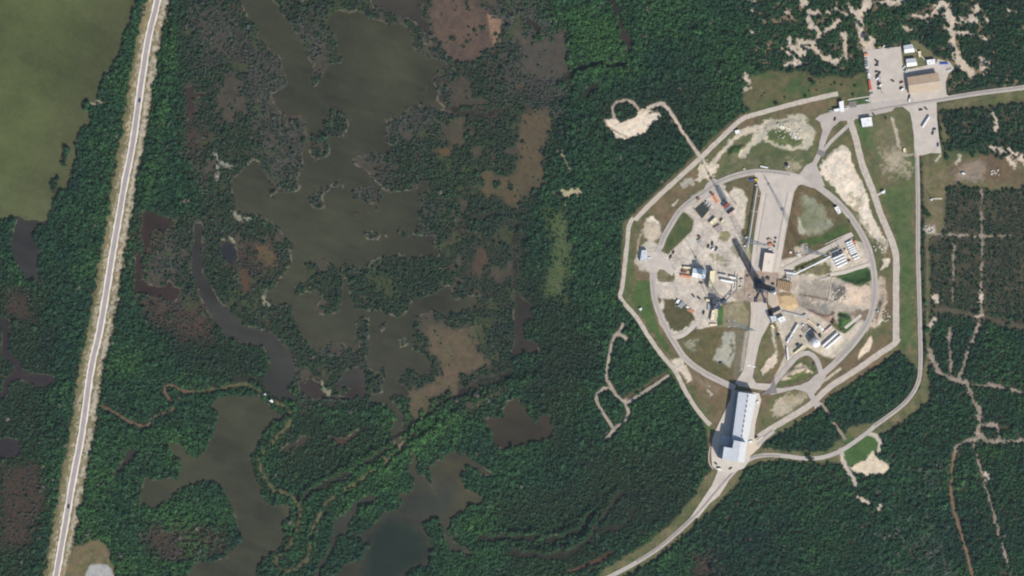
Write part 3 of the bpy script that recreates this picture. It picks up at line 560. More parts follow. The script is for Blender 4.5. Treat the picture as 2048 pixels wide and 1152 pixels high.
# colour of the water: sediment and depth
SW = fbm(GX*.35+GY*.12, GY*1.6-GX*.5, 22, 331, 3)
S1 = fbm(GX*.6+GY*.5, GY-GX*.6, 90, 301, 4)
for nm, c, d in WATERS:
    cc = np.zeros((ny, nx, 3)); cc[:] = lin(c)
    if nm == 'lagoon':
        k = np.clip((GX+GY*.35-150)/170, 0, 1)*.75
        k = np.clip(k+S1*.5, 0, 1)[..., None]; cc = cc*(1-k)+np.array(lin((78, 76, 57)))*k
        k = np.clip((GY-330)/110, 0, 1)[..., None]*.5; cc = cc*(1-k)+np.array(lin((98, 102, 72)))*k
    if nm == 'marsh_water':
        k = np.clip((300-GY)/260+.1, 0, 1)*np.clip((GX-560)/200, 0, 1)
        k = k[..., None]*.7; cc = cc*(1-k)+np.array(lin((68, 68, 50)))*k
        k = np.clip((GY-620)/150, 0, 1)[..., None]*.5; cc = cc*(1-k)+np.array(lin((66, 64, 54)))*k
    if nm == 'south_bay':
        k = wgt(sdf(pts("742,1062 790,1030 840,1060 858,1100 845,1130 800,1160 800,1250 720,1250 735,1110"), True), 30, 8)[..., None]
        cc = cc*(1-k)+np.array(lin((32, 48, 38)))*k
        k = wgt(sdf(pts("800,1000 860,985 905,975 905,1015 860,1025 810,1020"), True), 24, 8)[..., None]*.7
        cc = cc*(1-k)+np.array(lin((48, 54, 50)))*k
        k = wgt(sdf(pts("870,930 930,910 965,990 910,1030 905,960"), True), 24, 8)[..., None]*.7
        cc = cc*(1-k)+np.array(lin((78, 72, 50)))*k
    shore = np.clip(1+d/7, 0, 1)[..., None]*.22*(1 if nm in ('lagoon', 'marsh_water', 'south_lake', 'south_bay') else .4)
    cc = cc*(1-shore)+np.array(lin((92, 82, 58)))*shore
    cc = cc*(.70+(S1*.6+N1*.35+N5*.14+N3*.16+SW*(.1 if nm == 'lagoon' else .35))[..., None])*np.array([1, 1, .86])*(1.2 if nm == 'lagoon' else 1)
    gridmesh('water', d < 3.5, np.full((ny, nx), -.42+.012*len([o for o in COL.objects if o.name.startswith('water')])), np.clip(cc, 0, 1), WM)['label'] = nm.replace('_', ' ')

# ------------------------------------------------------------------ roads and paving
ZL = [0.10]
def clear(d):
    DEN[:] = DEN*np.clip((d-2.5)/4, 0, 1); HZ[:] = HZ*np.clip(d/8, 0, 1)
def sheet(name, poly, m, jit=.25, label=None):
    """flat slab from a traced outline, own layer, real edge thickness"""
    if isinstance(poly, str): poly = pts(poly)
    clear(sdf(poly, False))
    q = []
    n = len(poly)
    for i in range(n):
        a, b = poly[i], poly[(i+1) % n]; L = math.dist(a, b); k = max(1, int(L/5))
        for j in range(k):
            t = j/k; q.append((a[0]+(b[0]-a[0])*t+random.uniform(-jit, jit), a[1]+(b[1]-a[1])*t+random.uniform(-jit, jit)))
    w3 = [P(*p) for p in q]; z = ZL[0]; ZL[0] += .012
    a = sum(w3[i][0]*w3[(i+1) % len(w3)][1]-w3[(i+1) % len(w3)][0]*w3[i][1] for i in range(len(w3)))
    if a < 0: w3 = w3[::-1]
    tris = tessellate_polygon([[Vector((x, y, 0)) for x, y in w3]])
    N = len(w3)
    v = [(x, y, z) for x, y in w3]+[(x, y, z-.3-z*.5) for x, y in w3]
    f = []
    for t in tris:
        A, B, C_ = (Vector(w3[i]) for i in t)
        f.append(tuple(t) if (B-A).cross(C_-A) > 0 else tuple(reversed(t)))
    f += [(i, N+i, N+(i+1) % N, (i+1) % N) for i in range(N)]
    o = tag(meshobj(name, v, f, m), label, None, None, 'structure'); return o
def ribbon(name, line, wd, m, jit=.2, label=None, smooth=True):
    """road strip wd pixels wide along a traced centre line"""
    if isinstance(line, str): line = pts(line)
    c = smoothline(line, 7) if smooth else line
    clear(sdf(line, False, line=(wd if not callable(wd) else 8)/2))
    Lf, Rt = [], []
    for i, p in enumerate(c):
        a = c[max(0, i-1)]; b = c[min(len(c)-1, i+1)]; d = math.dist(a, b) or 1
        nxv, nyv = -(b[1]-a[1])/d, (b[0]-a[0])/d
        w0 = (wd if not callable(wd) else wd(i/(len(c)-1)))/2
        r1, r2 = random.uniform(-jit, jit), random.uniform(-jit, jit)
        Lf.append(P(p[0]+nxv*(w0+r1), p[1]+nyv*(w0+r1))); Rt.append(P(p[0]-nxv*(w0+r2), p[1]-nyv*(w0+r2)))
    z = ZL[0]; ZL[0] += .012; N = len(c)
    v = [(x, y, z) for x, y in Lf]+[(x, y, z) for x, y in Rt]+[(x, y, z-.4) for x, y in Lf]+[(x, y, z-.4) for x, y in Rt]
    f = []
    for i in range(N-1):
        f += [(i, i+1, N+i+1, N+i), (i+1, i, 2*N+i, 2*N+i+1), (N+i, N+i+1, 3*N+i+1, 3*N+i)]
    A = Vector(v[0]); nrm = (Vector(v[1])-A).cross(Vector(v[N])-A)
    if nrm.z < 0: f = [tuple(reversed(q)) for q in f]
    return tag(meshobj(name, v, f, m), label, None, None, 'structure')
CONC = mat('concrete_paving', (184, 174, 162), .9, rgb2=(206, 195, 182), scale=.09)
CONC2 = mat('concrete_pale', (198, 188, 174), .9, rgb2=(212, 201, 186), scale=.12)
ASPH = mat('asphalt_worn', (170, 161, 152), .9, rgb2=(192, 182, 172), scale=.09)
ASPH2 = mat('asphalt_grey', (134, 125, 122), .9, rgb2=(150, 141, 136), scale=.08)
GRV = mat('gravel_road', (172, 160, 148), .95, rgb2=(206, 194, 178), scale=.22)
GRVP = mat('crushed_shell', (220, 208, 194), .95, rgb2=(238, 226, 212), scale=.5)
DARKP = mat('asphalt_patch', (118, 111, 110), .9, rgb2=(138, 130, 126), scale=.15)
STAIN = mat('rail_beam_concrete', (210, 198, 182), .9, rgb2=(190, 178, 164), scale=.25)
LANES = []
# causeway: pale shoulders, then asphalt
ribbon('causeway_shoulder', WROAD, 14.6, GRVP, .8)
ribbon('road', WROAD, 8.6, mat('causeway_asphalt', (152, 143, 140), .9, rgb2=(172, 162, 157), scale=.12), .2)
ribbon('perimeter_road', "1676,187 1636,196 1586,208 1536,222 1499,232 1478,243 1434,284 1399,318 1349,363 1311,398 1270,440", 9.5, GRV, .5)
ribbon('perimeter_road', "1267,436 1258,452 1253,500 1244,576 1240,592 1248,606 1274,636 1299,676 1324,711 1351,743 1374,788 1399,826 1421,850", 8.5, GRV, .5)
ribbon('perimeter_road', "1692,212 1697,232 1711,275 1726,333 1748,388 1761,428 1781,475 1792,513 1792,576 1792,683", 13, GRV, .5)
ribbon('perimeter_road', "1796,676 1788,688 1761,706 1711,741 1661,773 1636,796 1611,816 1536,861 1505,884 1490,900", 12, GRV, .5)
ribbon('road', "1826,214 1829,252 1833,288 1836,400 1836,500 1838,576 1840,650 1841,726 1837,762 1823,790 1798,816 1748,853 1736,864 1686,899 1648,914 1611,917 1570,912 1536,910 1510,914 1490,924 1474,937 1449,964 1420,998 1386,1036 1324,1091 1274,1124 1224,1151 1130,1196", 8.4, ASPH, .15)
sheet('road', "1436,942 1462,945 1456,965 1438,992 1420,1006 1396,1036 1380,1036 1404,1000 1424,970", CONC)
ribbon('road', "2090,168 2048,175 1961,186 1886,198 1820,208", 9.5, ASPH, .15)
WORN = mat('tyre_worn_asphalt', (156, 147, 139), .9, rgb2=(180, 170, 160), scale=.3)
for ln, wd in (("1829,300 1833,330 1836,400 1836,500 1838,576 1840,650 1841,726 1837,762 1823,790 1798,816 1748,853", 2.6), ("2048,175 1961,186 1886,198 1800,212 1740,222", 3), ("1580,350 1540,345 1510,344 1474,351 1436,366 1405,388 1380,404 1358,424 1344,446 1330,470 1322,490", 3.5),
               ("1306,560 1310,600 1320,630 1334,660 1352,690 1368,714 1388,732 1411,747 1440,762", 3.5), ("1670,400 1698,430 1722,466 1738,500 1747,540 1750,580 1746,615 1733,650 1706,688 1673,723", 4), ("1560,913 1510,914 1474,937 1449,964 1420,998 1386,1036 1324,1091 1274,1124", 3)):
    LANES.append((ln, wd))
# gate plaza, parking lots
sheet('parking_lot', "1726,101 1801,93 1804,115 1806,141 1838,134 1872,127 1875,118 1898,123 1908,136 1897,147 1891,165 1893,188 1900,195 1850,206 1780,214 1742,216 1740,195 1737,170 1733,140", CONC)
sheet('parking_lot', "1805,213 1873,204 1874,240 1878,275 1883,307 1862,306 1842,311 1829,313 1827,260 1820,225", CONC)
sheet('road', "1826,196 1826,212 1790,214 1785,222 1740,232 1700,240 1680,242 1664,256 1656,272 1650,290 1638,288 1645,262 1640,244 1630,238 1640,230 1700,212 1740,206", ASPH)
ribbon('road', "1712,228 1697,250 1665,280 1643,306", 7, ASPH, .15)
ribbon('road', "1646,276 1641,300 1630,325 1612,350", 10, ASPH, .15)
sheet('road', "1635,298 1652,304 1646,314 1632,308", DARKP)
sheet('parking_lot', "1698,204 1712,202 1713,214 1699,215", DARKP)
ribbon('footpath', "1695,200 1718,196 1740,193", 2, CONC2, .1, smooth=False)
sheet('road', "1612,330 1630,322 1640,346 1650,372 1625,376 1595,366 1580,352 1598,350", ASPH)
# inner ring road
sheet('road', "1384,394 1404,384 1414,366 1426,356 1440,362 1436,380 1420,396 1404,402 1388,400", ASPH)
ribbon('road', "1620,360 1580,350 1540,345 1510,344 1474,351 1436,366 1405,388 1380,404 1358,424 1344,446 1330,470 1322,490 1314,510 1306,540 1306,570 1310,600 1320,630 1334,660 1352,690 1368,714 1388,732 1411,747 1440,762 1470,776", 12, ASPH, .15)
ribbon('road', "1606,358 1630,370 1650,384 1670,400 1698,430 1722,466 1738,500 1747,540 1750,580 1746,615 1733,650 1706,688 1673,723 1650,744 1632,758", 12.5, ASPH, .15)
sheet('road', "1640,744 1652,752 1640,775 1628,788 1634,800 1644,808 1630,818 1622,800 1612,784 1590,778 1560,786 1541,790 1536,776 1566,776 1600,770 1618,762 1628,752", ASPH)
ribbon('road', "1541,776 1556,756 1580,728 1596,712 1616,706 1632,718 1640,738 1644,752", 10, ASPH, .15)
ribbon('road', "1344,676 1366,670 1384,655 1396,642", 9, CONC, .15)
ribbon('road', "1351,740 1366,730", 4, CONC2, .2)
ribbon('road', "1690,656 1710,640 1722,630", 6, CONC2, .3)
sheet('road', "1284,505 1312,502 1325,512 1350,540 1344,552 1320,534 1310,545 1300,545 1290,530", CONC)
# centre strips north and south of the pad
sheet('concrete_apron', "1507,344 1540,344 1600,350 1618,364 1596,371 1588,384 1580,425 1571,470 1563,515 1556,560 1500,560 1503,515 1511,450 1522,386 1516,370", CONC)
ribbon('concrete_apron', "1528,384 1517,450 1508,515 1504,545", 5, CONC2, .1, smooth=False)
ribbon('concrete_apron', "1582,384 1568,450 1558,515 1552,548", 6, CONC2, .1, smooth=False)
ribbon('concrete_apron', "1575,384 1562,450 1554,500", 1.2, DARKP, .1, smooth=False)
ribbon('concrete_apron', "1533,386 1521,450 1512,505", 1.0, DARKP, .1, smooth=False)
sheet('concrete_apron', "1499,584 1502,625 1498,670 1491,716 1486,742 1470,766 1478,772 1515,779 1545,782 1548,768 1512,766 1505,755 1511,721 1518,690 1523,675 1538,648 1541,636 1535,618 1530,590", CONC)
ribbon('concrete_apron', "1512,600 1508,640 1502,690 1495,735", 5, STAIN, .1, smooth=False)
ribbon('concrete_apron', "1520,600 1516,650 1511,690 1504,735", 2, STAIN, .1, smooth=False)
sheet('concrete_apron', "1490,540 1556,545 1558,590 1545,604 1500,604 1488,590", mat('scorched_concrete', (128, 114, 104), .9, rgb2=(192, 170, 148), scale=.12))
sheet('concrete_apron', "1540,774 1548,756 1554,786 1521,790", DARKP)
WHITE = mat('white_paint', (240, 240, 238), .6, var=.03)
for s_ in ("1494,730 1502,731 1502,733 1494,732", "1505,732 1511,733 1511,735 1505,734"): sheet('road_marking', s_, WHITE, .05)
ribbon('service_road', "1705,468 1680,482 1640,503 1604,520 1564,541", 8.5, CONC, .15)
ribbon('service_road', "1660,549 1690,544 1740,528", 7, CONC2, .3)
ribbon('service_road', "1640,560 1665,553", 3, CONC2, .3)
ribbon('footpath', "1650,489 1675,477 1700,466", 1.6, CONC2, .2, smooth=False)
ribbon('footpath', "1753,391 1764,385 1770,380", 4, CONC2, .2)
ribbon('footpath', "1862,398 1884,397", 2.5, CONC2, .3)
ribbon('footpath', "1830,98 1848,118 1856,128", 1.8, CONC2, .2)
ribbon('footpath', "1512,390 1530,396", 1, CONC2, .1); ribbon('footpath', "1500,421 1518,424", 1, CONC2, .1)
for ln, wd in LANES: ribbon('wheel_lane', ln, wd, WORN, .5)
# hangar apron
sheet('concrete_apron', "1430,862 1460,800 1464,780 1518,786 1522,800 1510,850 1508,880 1514,890 1500,905 1500,918 1488,936 1462,946 1436,942 1424,932 1422,905 1424,880", CONC2)
sheet('concrete_apron', "1500,872 1514,880 1524,872 1530,878 1518,896 1500,912 1492,905", mat('tan_slab', (206, 190, 166), .9, rgb2=(216, 202, 180), scale=.2))
ribbon('road', "1514,890 1530,876 1548,862", 7, ASPH, .2)
ribbon('footpath', "1420,892 1417,915 1420,930 1426,938", 1.5, CONC2, .2)
sheet('tank_farm_slab', "1658,518 1690,500 1700,512 1668,540", CONC2)
ribbon('concrete_curb', "1662,568 1656,602", 2, STAIN, .2, smooth=False)

# ------------------------------------------------------------------ the ground sheet, then vegetation
gridmesh('ground', np.ones((ny, nx), bool), HZ, np.clip(GC, 0, 1), GM)
def crown(n, seed, flat=.75, sz=.3):
    r = np.random.default_rng(seed); v, f = [], []
    lobes = [(r.uniform(-.45, .45), r.uniform(-.45, .45), r.uniform(-.1, .35), r.uniform(.45, .7)) for _ in range(5)]
    for k in range(n):
        lx, ly, lz, lr = lobes[k % 5]
        d = r.normal(size=3); d[2] = abs(d[2])*1.0-.25; d /= np.linalg.norm(d)
        c = np.array([lx, ly, lz])+d*lr*r.uniform(.75, 1.05); c[2] *= flat
        nrm = d+r.normal(size=3)*.45; nrm[2] += .25; nrm /= np.linalg.norm(nrm)
        u = np.cross(nrm, [.3, .5, .8]); u /= np.linalg.norm(u); w_ = np.cross(nrm, u)
        s_ = sz*r.uniform(.7, 1.3); i = len(v); m = 4
        ph = r.uniform(0, 6.28)
        for j in range(m):
            t = ph+j*2*math.pi/m; q = c+(u*math.cos(t)+w_*math.sin(t)*.75)*s_*r.uniform(.8, 1.2)+nrm*r.uniform(-.05, .05)
            v.append(tuple(q))
        f.append(tuple(range(i, i+m)))
    return v, f
def leafmat(name, inst=False, rgb=(40, 66, 42), rgb2=(58, 84, 50)):
    m = bpy.data.materials.new(name); m.use_nodes = True; n = m.node_tree; b = n.nodes['Principled BSDF']
    b.inputs['Roughness'].default_value = .85; b.inputs['Specular IOR Level'].default_value = .15
    g = n.nodes.new('ShaderNodeNewGeometry'); t = n.nodes.new('ShaderNodeTexNoise'); t.inputs['Scale'].default_value = .45; t.inputs['Detail'].default_value = 4
    n.links.new(g.outputs['Position'], t.inputs['Vector'])
    r = n.nodes.new('ShaderNodeMapRange'); r.inputs[1].default_value = .3; r.inputs[2].default_value = .7; r.inputs[3].default_value = .72; r.inputs[4].default_value = 1.28
    n.links.new(t.outputs[0], r.inputs[0])
    sc = n.nodes.new('ShaderNodeVectorMath'); sc.operation = 'SCALE'; n.links.new(r.outputs[0], sc.inputs['Scale'])
    if inst:
        a = n.nodes.new('ShaderNodeAttribute'); a.attribute_type = 'INSTANCER'; a.attribute_name = 'tint'; n.links.new(a.outputs['Color'], sc.inputs[0])
    else:
        oi = n.nodes.new('ShaderNodeObjectInfo'); mx = n.nodes.new('ShaderNodeMix'); mx.data_type = 'RGBA'
        mx.inputs[6].default_value = (*lin(rgb), 1); mx.inputs[7].default_value = (*lin(rgb2), 1)
        n.links.new(oi.outputs['Random'], mx.inputs[0]); n.links.new(mx.outputs[2], sc.inputs[0])
    n.links.new(sc.outputs[0], b.inputs['Base Color'])
    return m
LEAFI = leafmat('mangrove_leaves', True); LEAF = leafmat('scrub_leaves'); BARK = mat('bark', (96, 84, 70), .95)
PC = bpy.data.collections.new('canopy_shapes')
for k in range(5):
    v, f = crown(60, 200+k)
    me = bpy.data.meshes.new('canopy_clump'); me.from_pydata(v, [], f); me.materials.append(LEAFI)
    o = bpy.data.objects.new('canopy_clump', me); PC.objects.link(o)
# sample the cover map
SP = 2.1
gx, gy = np.meshgrid(np.arange(X0+3, X1-3, SP), np.arange(Y0+3, Y1-3, SP))
gx = (gx+RNG.uniform(-.5, .5, gx.shape)*SP).ravel(); gy = (gy+RNG.uniform(-.5, .5, gy.shape)*SP).ravel()
def samp(A): return A[np.clip(np.round((gy-Y0)/STEP).astype(int), 0, ny-1), np.clip(np.round((gx-X0)/STEP).astype(int), 0, nx-1)]
de, gr, br, si, rd = samp(DEN), samp(GREY), samp(BRI), samp(SIZ), samp(RED)
n2s, n1s, n4s, n3s, hz = samp(N2), samp(N1), samp(N4), samp(N3), samp(HZ)
sj, si_ = np.clip(np.round((gy-Y0)/STEP).astype(int), 0, ny-1), np.clip(np.round((gx-X0)/STEP).astype(int), 0, nx-1)
keep = RNG.random(gx.shape) < np.clip(de*1.25-.12+n2s*.9*(de < .97), 0, 1)*np.where(de > .02, 1, 0)
gx, gy, de, gr, br, si, rd, n1s, n2s, n4s, n3s, hz = (a[keep] for a in (gx, gy, de, gr, br, si, rd, n1s, n2s, n4s, n3s, hz))
M = len(gx); sj, si_ = sj[keep], si_[keep]
def samp_k(A): return A[sj, si_]
base = np.array(lin((50, 82, 54))); bright = np.array(lin((68, 106, 56))); grey = np.array(lin((108, 104, 102))); redc = np.array(lin((94, 74, 66))); dk = np.array(lin((40, 64, 54)))
tint = np.tile(base, (M, 1))
b_ = np.clip(br+n1s*1.5+n4s*1.4+n2s*.5+RNG.normal(0, .14, M), -1, 1)
kb = np.clip(b_, 0, 1)[:, None]; kd = np.clip(-b_, 0, 1)[:, None]
tint = tint*(1-kb)+bright*kb; tint = tint*(1-kd)+dk*kd
kg = np.clip((gr+n2s*1.7+n1s*1.3+RNG.normal(0, .14, M)-.42)*1.5, 0, .9)[:, None]*np.clip(gr*4, 0, 1)[:, None]; tint = tint*(1-kg)+grey*kg
kr = np.clip((rd+n2s*.8+RNG.normal(0, .1, M))*1.2-.1, 0, 1)[:, None]*np.where(rd > .02, 1, 0)[:, None]; tint = tint*(1-kr)+redc*kr
mk = np.maximum(samp_k(MK)*.5, samp_k(SMO)*.42)[:, None]; tint = tint*(1-mk)+(np.array(lin((66, 80, 62)))*.75)*mk
dead = RNG.random(M) < .007; tint[dead] = np.array(lin((104, 100, 90)))
em = RNG.random(M) < .03; tint[em] = tint[em]*np.array([1.35, 1.25, 1.05])
tint *= (1.14*np.clip(1+RNG.normal(0, .15, M), .55, 1.6))[:, None]
size = (RNG.lognormal(0, .38, M)*1.5*si*(1+n3s*.35)).clip(.5, 4.2)
big = RNG.random(M) < .03; size[big] *= 1.45
zz = np.maximum(size*.55, .3)+hz+np.clip(n2s*3.2+n3s*1.6+1.0, 0, 4)*si*np.clip(de*2-.9, 0, 1)
v = np.stack([gx, gy, zz], 1).astype(np.float32)
me = bpy.data.meshes.new('mangrove_forest'); me.vertices.add(M); me.vertices.foreach_set('co', v.ravel())
at = me.attributes.new('tint', 'FLOAT_COLOR', 'POINT'); cc = np.ones((M, 4), np.float32); cc[:, :3] = tint; at.data.foreach_set('color', cc.ravel())
at = me.attributes.new('sz', 'FLOAT', 'POINT'); at.data.foreach_set('value', size.astype(np.float32))
at = me.attributes.new('rot', 'FLOAT', 'POINT'); at.data.foreach_set('value', RNG.uniform(0, 6.28, M).astype(np.float32))
forest = bpy.data.objects.new('mangrove_forest', me); COL.objects.link(forest)
tag(forest, 'dense dark green mangrove and scrub canopy covering the marsh and the land round the pad', 'forest', None, 'stuff')
ng = bpy.data.node_groups.new('canopy', 'GeometryNodeTree')
ng.interface.new_socket('Geometry', in_out='INPUT', socket_type='NodeSocketGeometry'); ng.interface.new_socket('Geometry', in_out='OUTPUT', socket_type='NodeSocketGeometry')
gi = ng.nodes.new('NodeGroupInput'); go = ng.nodes.new('NodeGroupOutput'); ip = ng.nodes.new('GeometryNodeInstanceOnPoints'); ci = ng.nodes.new('GeometryNodeCollectionInfo')
ci.inputs['Collection'].default_value = PC; ci.inputs['Separate Children'].default_value = True; ci.inputs['Reset Children'].default_value = True
ip.inputs['Pick Instance'].default_value = True
a1 = ng.nodes.new('GeometryNodeInputNamedAttribute'); a1.data_type = 'FLOAT'; a1.inputs['Name'].default_value = 'sz'
a2 = ng.nodes.new('GeometryNodeInputNamedAttribute'); a2.data_type = 'FLOAT'; a2.inputs['Name'].default_value = 'rot'
cx = ng.nodes.new('ShaderNodeCombineXYZ')
L_ = ng.links.new
L_(gi.outputs[0], ip.inputs['Points']); L_(ci.outputs[0], ip.inputs['Instance']); L_(a1.outputs['Attribute'], ip.inputs['Scale']); L_(a2.outputs['Attribute'], cx.inputs['Z']); L_(cx.outputs[0], ip.inputs['Rotation']); L_(ip.outputs[0], go.inputs[0])
md = forest.modifiers.new('canopy', 'NODES'); md.node_group = ng

# single trees and shrubs one can tell apart
def tree_proto(seed, kind):
    t = thing(kind, '', 'tree' if 'tree' in kind else 'shrub', (0, 0, -50))
    v, f = crown(240, seed, .8, .2)
    hgt = 1.25 if 'tree' in kind else .55
    v = [(a, b, c+hgt) for a, b, c in v]
    part(t, 'crown', (v, f), LEAF, local=True)
    tr = [beam((0, 0, 0), (.05, .03, hgt*.8), .1, 6, .06)]
    for k in range(4):
        a = k*1.6+seed; tr.append(beam((.04, .02, hgt*.5), (.5*math.cos(a), .5*math.sin(a), hgt+.1), .05, 5, .02))
    part(t, 'trunk', merge(*tr), BARK, local=True)
    return t
def dup(root, loc, rz=0, label=None, group=None, scale=None):
    r = root.copy(); COL.objects.link(r); r.location = loc; r.rotation_euler = (0, 0, rz)
    if scale: r.scale = (scale,)*3
    if label: r['label'] = label
    if group: r['group'] = group
    for ch in list(root.children):
        c = ch.copy(); COL.objects.link(c); c.parent = r
        for g in list(ch.children):
            d = g.copy(); COL.objects.link(d); d.parent = c
    return r
def den_at(x, y):
    i = int(round((x-X0)/STEP)); j = int(round((y-Y0)/STEP)); return DEN[j, i]
TP = {'scrub_tree': [tree_proto(900+k, 'scrub_tree') for k in range(3)], 'shrub': [tree_proto(950+k, 'shrub') for k in range(3)]}
used = set()
def plant(kind, px, py, r, label, group):
    p = TP[kind][random.randrange(3)]; x, y = P(px, py)
    rz = random.uniform(0, 6.28)
    if p.name not in used:
        used.add(p.name); p.location = (x, y, 0); p.rotation_euler = (0, 0, rz); p.scale = (r,)*3
        p['label'] = label
        if group: p['group'] = group
        return p
    q = dup(p, (x, y, 0), rz, label, group, r)
    if not group and 'group' in q: del q['group']
    return q
for a in [('scrub_tree', 1904, 98, 3.9, 'round dark green tree alone on the sand track east of the white sheds', None),
          ('scrub_tree', 1919, 147, 4.6, 'broad green tree on grass just north of the road east of the brown roofed building', None),
          ('scrub_tree', 1624, 165, 3.4, 'solitary dark tree on brown grass north of the pale gravel perimeter road', None),
          ('scrub_tree', 1849, 420, 3.4, 'darker northern tree of the pair on the lawn east of the straight road', None),
          ('scrub_tree', 1854, 430, 3.6, 'southern tree of the pair on the lawn east of the straight road', None),
          ('shrub', 1610, 192, 2.0, 'small bush at the north edge of the gravel perimeter road', None),
          ('shrub', 1551, 206, 2.6, 'dark bush beside the western bend of the gravel perimeter road', None),
          ('scrub_tree', 1731, 76, 4.2, 'oval tree crown inside the loop of sand north of the parking lot', None),
          ('shrub', 1709, 172, 1.8, 'little dark bush on the brown lawn west of the orange container', None),
          ('scrub_tree', 1618, 917, 4.4, 'dark tree leaning over the southern edge of the loop road', None),
          ('shrub', 1664, 645, 1.8, 'low bush at the tip of the green mound behind the blast area', None)]:
    plant(*a)
cand = []
for z in [("scrub", 1560, 2040, -5, 150), ("scrub", 1880, 2040, 210, 380), ("scrub", 1860, 2040, 380, 620)]:
    for _ in range(2600):
        px, py = random.uniform(z[1], z[2]), random.uniform(z[3], z[4]); x, y = P(px, py)
        d0 = den_at(x, y)
        if .05 < d0 < .8: cand.append((px, py))
random.shuffle(cand); got = []
for c in cand:
    if len(got) >= 230: break
    if all(math.dist(c, g) > 7 for g in got) and not (1722 < c[0] < 1912 and 84 < c[1] < 215): got.append(c)
for i, (px, py) in enumerate(got):
    if py < 160: plant('scrub_tree' if i % 3 else 'shrub', px, py, random.uniform(1.6, 3.3), 'rounded dark green tree edging the bare sand patches in the northern scrub', 'trees round the sand patches north of the compound')
    else: plant('shrub' if i % 2 else 'scrub_tree', px, py, random.uniform(1.4, 2.6), 'dull green bush in the thin brown scrub east of the straight road', 'bushes in the thin scrub east of the straight road')

# ------------------------------------------------------------------ materials of built things
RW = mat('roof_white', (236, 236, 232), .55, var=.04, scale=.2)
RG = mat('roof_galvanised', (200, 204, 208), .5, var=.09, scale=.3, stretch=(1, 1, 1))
RG2 = mat('roof_galvanised_sunlit', (216, 216, 214), .5, var=.08, scale=.3)  # sunlit copy of the galvanised roof, for the sunward hangar slopes
RC = mat('roof_cream', (236, 222, 196), .7, var=.05)
RB = mat('roof_beige', (226, 212, 196), .8, var=.04, scale=.1)
RT_ = mat('roof_tan_gravel', (186, 164, 140), .9, rgb2=(170, 146, 120), scale=.15)
WL = mat('wall_steel', (176, 188, 200), .6, var=.06); WC = mat('wall_concrete', (186, 178, 168), .9, var=.08); WT = mat('wall_block', (172, 160, 144), .9, var=.08)
DOORM = mat('door_steel', (110, 116, 122), .6, var=.05)
GREYM = mat('grey_metal', (150, 154, 158), .6, var=.1); DGREY = mat('dark_steel', (70, 74, 80), .6, var=.15); LGREY = mat('pale_metal', (196, 198, 198), .5, var=.06)
REDC = mat('container_red', (196, 96, 78), .7, var=.12); ORG = mat('container_orange', (214, 140, 100), .7, var=.12); BLU = mat('container_blue', (40, 92, 200), .6, var=.1)
CRM = mat('cream_paint', (236, 222, 182), .6, var=.06); PNK = mat('faded_pink_paint', (226, 198, 186), .7, var=.06); TANKW = mat('tank_white', (240, 240, 238), .4, var=.03)
GLASS = mat('dark_glass', (40, 46, 54), .15, var=.05, spec=.6); TYRE = mat('rubber', (34, 34, 36), .9, var=.1); YEL = mat('yellow_paint', (226, 190, 70), .6, var=.08)
BLK = mat('black_paint', (44, 44, 48), .5, var=.1); SILV = mat('silver_paint', (170, 174, 180), .35, var=.05); BRN = mat('rust_brown', (124, 84, 62), .8, var=.15)
RUBB = mat('rubble', (206, 200, 186), .95, var=.2, scale=1.2); TAN = mat('tan_paint', (206, 176, 138), .8, var=.1); POOL = mat('basin_water', (66, 70, 58), .25, rgb2=(54, 60, 58), scale=.1)
TRUSS = mat('galvanised_lattice', (150, 158, 164), .55, var=.08); DTRUSS = mat('dark_strongback_steel', (62, 68, 84), .6, var=.15)
FLOORP = mat('flame_duct_concrete', (206, 180, 138), .9, rgb2=(190, 160, 118), scale=.2)

def wp(cs, z): return [P(x, y, z) for x, y in cs]
def lerp(a, b, t): return (a[0]+(b[0]-a[0])*t, a[1]+(b[1]-a[1])*t)
def cen(w_): return (sum(p[0] for p in w_)/len(w_), sum(p[1] for p in w_)/len(w_))
def shrink(w_, k):
    c = cen(w_); return [(c[0]+(x-c[0])*k, c[1]+(y-c[1])*k) for x, y in w_]
def doorway(t, a, b, wd, h, frac=.5, m=DOORM):
    """a door leaf standing 6 cm proud of the wall from a to b (outline runs anticlockwise: outside is right of a->b)"""
    L = math.dist(a, b); d = ((b[0]-a[0])/L, (b[1]-a[1])/L); n = (d[1], -d[0]); wd = min(wd, L*.8); c = lerp(a, b, frac)
    q = [(c[0]+d[0]*s_*wd/2+n[0]*o, c[1]+d[1]*s_*wd/2+n[1]*o) for s_, o in ((-1, .003), (1, .003), (1, .08), (-1, .08))]
    dr = part(t, 'door', prism(q, .05, h), m)
    hq = [(c[0]+d[0]*(s_+wd*.36)+n[0]*o, c[1]+d[1]*(s_+wd*.36)+n[1]*o) for s_, o in ((-.12, .083), (.12, .083), (.12, .16), (-.12, .16))]
    part(dr, 'handle', prism(hq, 1.0, 1.15), DGREY)
def ccw(w_):
    a = sum(w_[i][0]*w_[(i+1) % len(w_)][1]-w_[(i+1) % len(w_)][0]*w_[i][1] for i in range(len(w_)))
    return w_ if a > 0 else w_[::-1]
